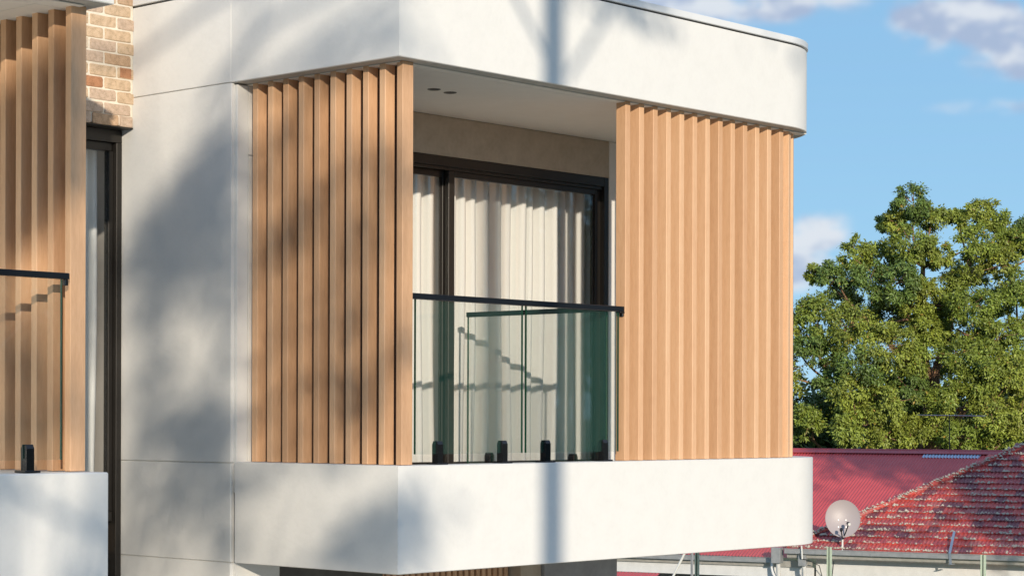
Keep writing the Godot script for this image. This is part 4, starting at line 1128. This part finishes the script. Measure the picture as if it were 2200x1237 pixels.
func crown(t: Node3D, places: Array, tints: PackedColorArray) -> void:
	# every leaf is two small faces folded along the midrib
	var rim := [Vector3(0, 0, 0), Vector3(-0.22, 0.06, 0.45), Vector3(0, 0, 1), Vector3(0.22, 0.06, 0.45)]
	var pts := PackedVector3Array(); var cols := PackedColorArray(); var idx := PackedInt32Array()
	pts.resize(places.size() * 4); cols.resize(places.size() * 4); idx.resize(places.size() * 6)
	for i in places.size():
		var tr: Transform3D = places[i]
		var k := i * 4
		for j in 4:
			pts[k + j] = tr * (rim[j] as Vector3)
			cols[k + j] = tints[i]
		var q := i * 6
		idx[q] = k; idx[q + 1] = k + 1; idx[q + 2] = k + 2; idx[q + 3] = k; idx[q + 4] = k + 2; idx[q + 5] = k + 3
	var a := []
	a.resize(Mesh.ARRAY_MAX)
	a[Mesh.ARRAY_VERTEX] = pts; a[Mesh.ARRAY_COLOR] = cols; a[Mesh.ARRAY_INDEX] = idx
	var m := ArrayMesh.new()
	m.add_surface_from_arrays(Mesh.PRIMITIVE_TRIANGLES, a)
	part(t, "crown", m, M.leaf)

func bent(a: Vector3, b: Vector3, r0: float, r1: float, sag: float, s: Shape, r: RandomNumberGenerator, sides := 7) -> void:
	var pts := []; var rad := []
	var side := (b - a).cross(Vector3(r.randfn(), r.randfn(), r.randfn())).normalized() * a.distance_to(b) * 0.07
	var n_seg := 6
	for k in n_seg + 1:
		var q := float(k) / n_seg
		pts.append(a.lerp(b, q) + side * sin(q * PI) * r.randf_range(0.6, 1.3) + Vector3(0, sag * sin(q * PI), 0))
		rad.append(lerpf(r0, r1, pow(q, 0.8)))
	s.tube(pts, rad, sides)

func background_tree() -> void:
	var r := RandomNumberGenerator.new()
	r.seed = 31
	var t := thing("large_tree", "large leafy green tree with reddish limbs behind the red iron roof", "tree", TREE_BASE)
	var wood := Shape.new()
	# trunk and main limbs, each a wandering line; clumps hang on twigs from the nearest limb
	var anchors := []
	for q in [[Vector3(0, -0.1, 0), Vector3(0.1, 4.6, 0.1), 0.4, 0.27], [Vector3(0.1, 4.6, 0.1), Vector3(-0.5, 10.6, 0.1), 0.22, 0.06], [Vector3(0.1, 4.4, 0.1), Vector3(1.3, 10.4, 0.9), 0.2, 0.05], [Vector3(0.0, 5.4, 0.1), Vector3(-2.5, 8.6, -1.2), 0.14, 0.04], [Vector3(0.1, 3.6, 0.1), Vector3(-2.9, 6.4, -2.2), 0.15, 0.04], [Vector3(0.1, 4.0, 0.1), Vector3(2.2, 8.6, 2.4), 0.16, 0.04], [Vector3(0.1, 3.2, 0.1), Vector3(2.4, 5.8, 2.2), 0.13, 0.04], [Vector3(0.05, 2.6, 0.1), Vector3(-2.4, 3.8, -2.6), 0.11, 0.03], [Vector3(-0.2, 7.0, 0.1), Vector3(-1.6, 9.6, -0.6), 0.09, 0.03], [Vector3(0.6, 6.6, 0.5), Vector3(0.5, 9.8, -0.8), 0.1, 0.03], [Vector3(0.05, 3.0, 0.1), Vector3(-0.8, 5.0, -2.0), 0.1, 0.03]]:
		bent(q[0], q[1], q[2], q[3], 0.15, wood, r, 9)
		for k in 7:
			anchors.append((q[0] as Vector3).lerp(q[1], 0.3 + 0.1 * k))
	var places := []
	var tints := PackedColorArray()
	for c in TREE_CLUMPS:
		var mid := Vector3(c[0], c[1], c[2])
		var rad: float = c[3] * 0.87
		var from: Vector3 = anchors[0]
		for f in anchors:
			if f.distance_to(mid) < from.distance_to(mid) and f.y < mid.y + 0.4: from = f
		bent(from, mid, 0.05, 0.02, -0.1, wood, r, 6)
		var base := Color(0.17, 0.225, 0.032).lerp(Color(0.25, 0.285, 0.044), r.randf())
		if r.randf() < 0.2: base = Color(0.115, 0.175, 0.036)
		# a clump is many small sprigs on the shell of an uneven dome
		var sprigs := int(13 + 16 * rad)
		for k in sprigs:
			var d := Vector3(r.randfn(), r.randfn() + 0.25, r.randfn()).normalized()
			var stray := k % 7 == 1
			var c2 := mid + d * rad * (r.randf_range(1.05, 1.42) if stray else r.randf_range(0.5, 1.05)) * Vector3(1.0, 0.9, 1.0)
			if k % 4 == 0 or stray: wood.tube([mid + d * rad * 0.2, mid.lerp(c2, 0.6) + Vector3(0, -0.03, 0), c2], [0.016, 0.011, 0.005], 4, false)
			var sr := rad * (r.randf_range(0.12, 0.24) if stray else r.randf_range(0.2, 0.38))
			var tone := base * r.randf_range(0.8, 1.25)
			for j in int((130 + 130 * rad) * r.randf_range(0.6, 1.2) * (0.45 if stray else 1.0)):
				var o := Vector3(r.randfn(), r.randfn() * 0.8, r.randfn()) * sr * 0.52
				places.append(Transform3D(leaf_turn((d * 0.7 + o.normalized()).normalized(), 0.7, r.randf_range(0.06, 0.15), r), c2 + o))
				var lf := tone * r.randf_range(0.75, 1.35)
				if r.randf() < 0.012: lf = Color(0.36, 0.24, 0.04)
				tints.append(Color(lf.r, lf.g, lf.b))
	part(t, "trunk", wood, M.bark)
	crown(t, places, tints)

func street_tree(called: String, label: String, base: Vector3, clumps: Array, limbs: Array, top: Vector3, leaf: float, thick: float) -> void:
	var r := RandomNumberGenerator.new()
	r.seed = hash(label)
	var t := thing(called, label, "tree", base, "street trees that shade the houses")
	var wood := Shape.new()
	bent(Vector3(0, -0.1, 0), top, thick, thick * 0.6, 0.0, wood, r, 10)
	var places := []
	var tints := PackedColorArray()
	var i := 0
	for c in clumps:
		var mid := Vector3(c[0], c[1], c[2])
		if i % 6 == 0: bent(top, mid, thick * 0.16, 0.015, 0.3, wood, r, 6)
		i += 1
		var rad: float = c[3]
		var want: float = -log(1.0 - minf(c[4], 0.97)) * PI * rad * rad / (0.22 * leaf * leaf * 0.62)
		for k in int(want):
			var d := Vector3(r.randfn(), r.randfn(), r.randfn()).normalized() * pow(r.randf(), 0.4) * rad
			places.append(Transform3D(leaf_turn(d.normalized(), 0.5, leaf * r.randf_range(0.8, 1.2), r), mid + d))
			var g := r.randf_range(0.75, 1.25)
			tints.append(Color(0.06 * g, 0.1 * g, 0.025 * g))
	for l in limbs:
		bent(Vector3(l[0], l[1], l[2]), Vector3(l[3], l[4], l[5]), l[6], l[6] * 0.8, 0.0, wood, r, 8)
	part(t, "trunk", wood, M.grey_bark)
	crown(t, places, tints)

func far_clumps(seed_: int, high: float, wide: float) -> Array:
	var r := RandomNumberGenerator.new()
	r.seed = seed_
	var out := []
	for k in 30:
		out.append([r.randfn() * wide * 0.5, high * r.randf_range(0.35, 1.0), r.randfn() * wide * 0.5, wide * r.randf_range(0.2, 0.3), 0.9])
	return out

# ------------------------------------------------------------------ street

func power_pole(called: String, label: String, at: Vector3, arm_y: float, tall: float, turn: float) -> Node3D:
	var p := thing(called, label, "power pole", at, "power poles in the street", turn)
	var s := Shape.new()
	s.tube([Vector3(0, -0.1, 0), Vector3(0, tall * 0.5, 0), Vector3(0, tall, 0)], [0.11, 0.095, 0.085], 14)
	part(p, "pole", s, M.pole_wood)
	part(p, "crossarm", boxed(Vector3(-1.1, arm_y, 0.08), Vector3(1.1, arm_y + 0.1, 0.17), 0.008), M.pole_wood)
	for e in [-1.0, 1.0]:
		var b := Shape.new()
		b.tube([Vector3(0.06 * e, arm_y - 0.62, 0.11), Vector3(0.62 * e, arm_y + 0.02, 0.11)], [0.02, 0.02], 8)
		part(p, "brace", b, M.steel)
	for x in [-1.0, -0.55, 0.55, 1.0]:
		var ins := Shape.new()
		ins.lathe([Vector2(0.012, 0.0), Vector2(0.04, 0.03), Vector2(0.03, 0.05), Vector2(0.045, 0.07), Vector2(0.025, 0.12), Vector2(0.0, 0.13)], Transform3D(Basis(), Vector3(x, arm_y + 0.1, 0.125)), 10)
		part(p, "insulator", ins, M.cream_plastic)
	return p

func _ready() -> void:
	# camera: level, the lens shifted up
	var cam := Camera3D.new()
	cam.name = "camera"
	add_child(cam)
	var f := 4591.0
	var yaw := deg_to_rad(42.1)
	var fwd := Vector3(cos(yaw), 0, -sin(yaw))
	var right := Vector3(sin(yaw), 0, cos(yaw))
	var roll := deg_to_rad(0.17)
	cam.transform = Transform3D(Basis(right * cos(roll) + Vector3.UP * sin(roll), Vector3.UP * cos(roll) - right * sin(roll), -fwd), Vector3(-9.3218, 4.0, 9.3723))
	cam.projection = Camera3D.PROJECTION_FRUSTUM
	cam.near = 0.1
	cam.far = 2500.0
	cam.size = 1237.0 / f * cam.near
	cam.frustum_offset = Vector2(0, (899.0 - 618.5) / f * cam.near)
	cam.current = true
	# sky, exposure
	var env := Environment.new()
	env.background_mode = Environment.BG_SKY
	var sky := Sky.new()
	var pano := PanoramaSkyMaterial.new()
	pano.panorama = ImageTexture.create_from_image(sky_image())
	sky.sky_material = pano
	env.sky = sky
	env.background_energy_multiplier = 1.0
	env.tonemap_mode = Environment.TONE_MAPPER_LINEAR
	env.tonemap_exposure = 1.01
	env.sdfgi_enabled = true
	env.ssao_enabled = true
	env.ssil_enabled = true
	var we := WorldEnvironment.new()
	we.name = "environment"
	we.environment = env
	add_child(we)
	# low late-afternoon sun from behind the camera
	var sun := DirectionalLight3D.new()
	sun.name = "sun"
	add_child(sun)
	sun.look_at_from_position(Vector3.ZERO, -SUN, Vector3.UP)
	sun.light_energy = 1.35
	sun.light_color = Color(1.0, 0.945, 0.862)
	sun.light_angular_distance = 0.5
	sun.shadow_enabled = true

	make_materials()
	# ground
	var gs := Shape.new()
	gs.quad(Vector3(-900, GROUND, -900), Vector3(900, GROUND, -900), Vector3(900, GROUND, 900), Vector3(-900, GROUND, 900), Vector3.UP)
	structure("ground", gs, M.grass)
	var ds := Shape.new()
	ds.quad(Vector3(-12, GROUND + 0.004, -1.3), Vector3(8, GROUND + 0.004, -1.3), Vector3(8, GROUND + 0.004, 15.0), Vector3(-12, GROUND + 0.004, 15.0), Vector3.UP)
	structure("pavement", ds, M.concrete)  # unseen paving, made larger and paler to bounce light onto the ceiling
	var rs := Shape.new()
	rs.quad(Vector3(-200, GROUND + 0.008, 17), Vector3(200, GROUND + 0.008, 17), Vector3(200, GROUND + 0.008, 26), Vector3(-200, GROUND + 0.008, 26), Vector3.UP)
	structure("road", rs, M.asphalt)

	corner_townhouse()
	cropped_townhouse()
	neighbour_house()
	glass_fence()
	background_tree()
	street_tree("street_tree", "spreading street tree that dapples the cream side wall with shade", SHADE_BASE, SHADE_CLUMPS, SHADE_LIMBS, Vector3(0.3, 6.5, -0.2), 0.15, 0.22)
	street_tree("street_tree", "street tree that shades the tiled roof and the red iron roof", ROOF_SHADE_BASE, ROOF_SHADE_CLUMPS, [], Vector3(-0.3, 6.0, 0.2), 0.22, 0.24)
	street_tree("street_tree", "street tree whose shade brushes the top of the roof band", PARAPET_SHADE_BASE, PARAPET_SHADE_CLUMPS, [], Vector3(0.0, 16.0, 0.0), 0.15, 0.2)
	for q in [[62.0, -38.0, 6.0, 7.0, "left"], [66.0, -30.0, 6.5, 7.0, "middle"], [68.0, -22.0, 6.0, 7.0, "right"]]:
		street_tree("far_tree", "dark far tree low behind the big tree, %s of three" % q[4], Vector3(q[0], GROUND, q[1]), far_clumps(int(q[0]), q[2], q[3]), [], Vector3(0, 2.5, 0), 0.4, 0.2)
	var spots := [[9.0, 40.0, 8.5, 6.0], [17.0, 36.0, 9.5, 6.5], [24.0, 31.0, 9.0, 6.0], [31.0, 26.0, 10.0, 7.0], [37.0, 36.0, 11.0, 8.0]]
	var words := ["nearest", "second", "middle", "fourth", "farthest"]
	for i in spots.size():
		street_tree("street_tree", "dark street tree mirrored in the glass, %s of five across the road" % words[i], Vector3(spots[i][0], GROUND, spots[i][1]), far_clumps(60 + i, spots[i][2], spots[i][3]), [], Vector3(0, spots[i][2] * 0.5, 0), 0.45, 0.3)
	var h := Vector3(SUN.x, 0, SUN.z) * 17.5
	power_pole("power_pole", "timber power pole whose shadow stands on the roof band and slab", Vector3(1.455, GROUND, 0) + h, 6.95 + SUN.y * 17.5 - GROUND, 13.4, 0.0)
	power_pole("power_pole", "timber power pole mirrored in the left glass balustrade", Vector3(11.4, GROUND, 21.0), 6.6, 8.6, 0.5)
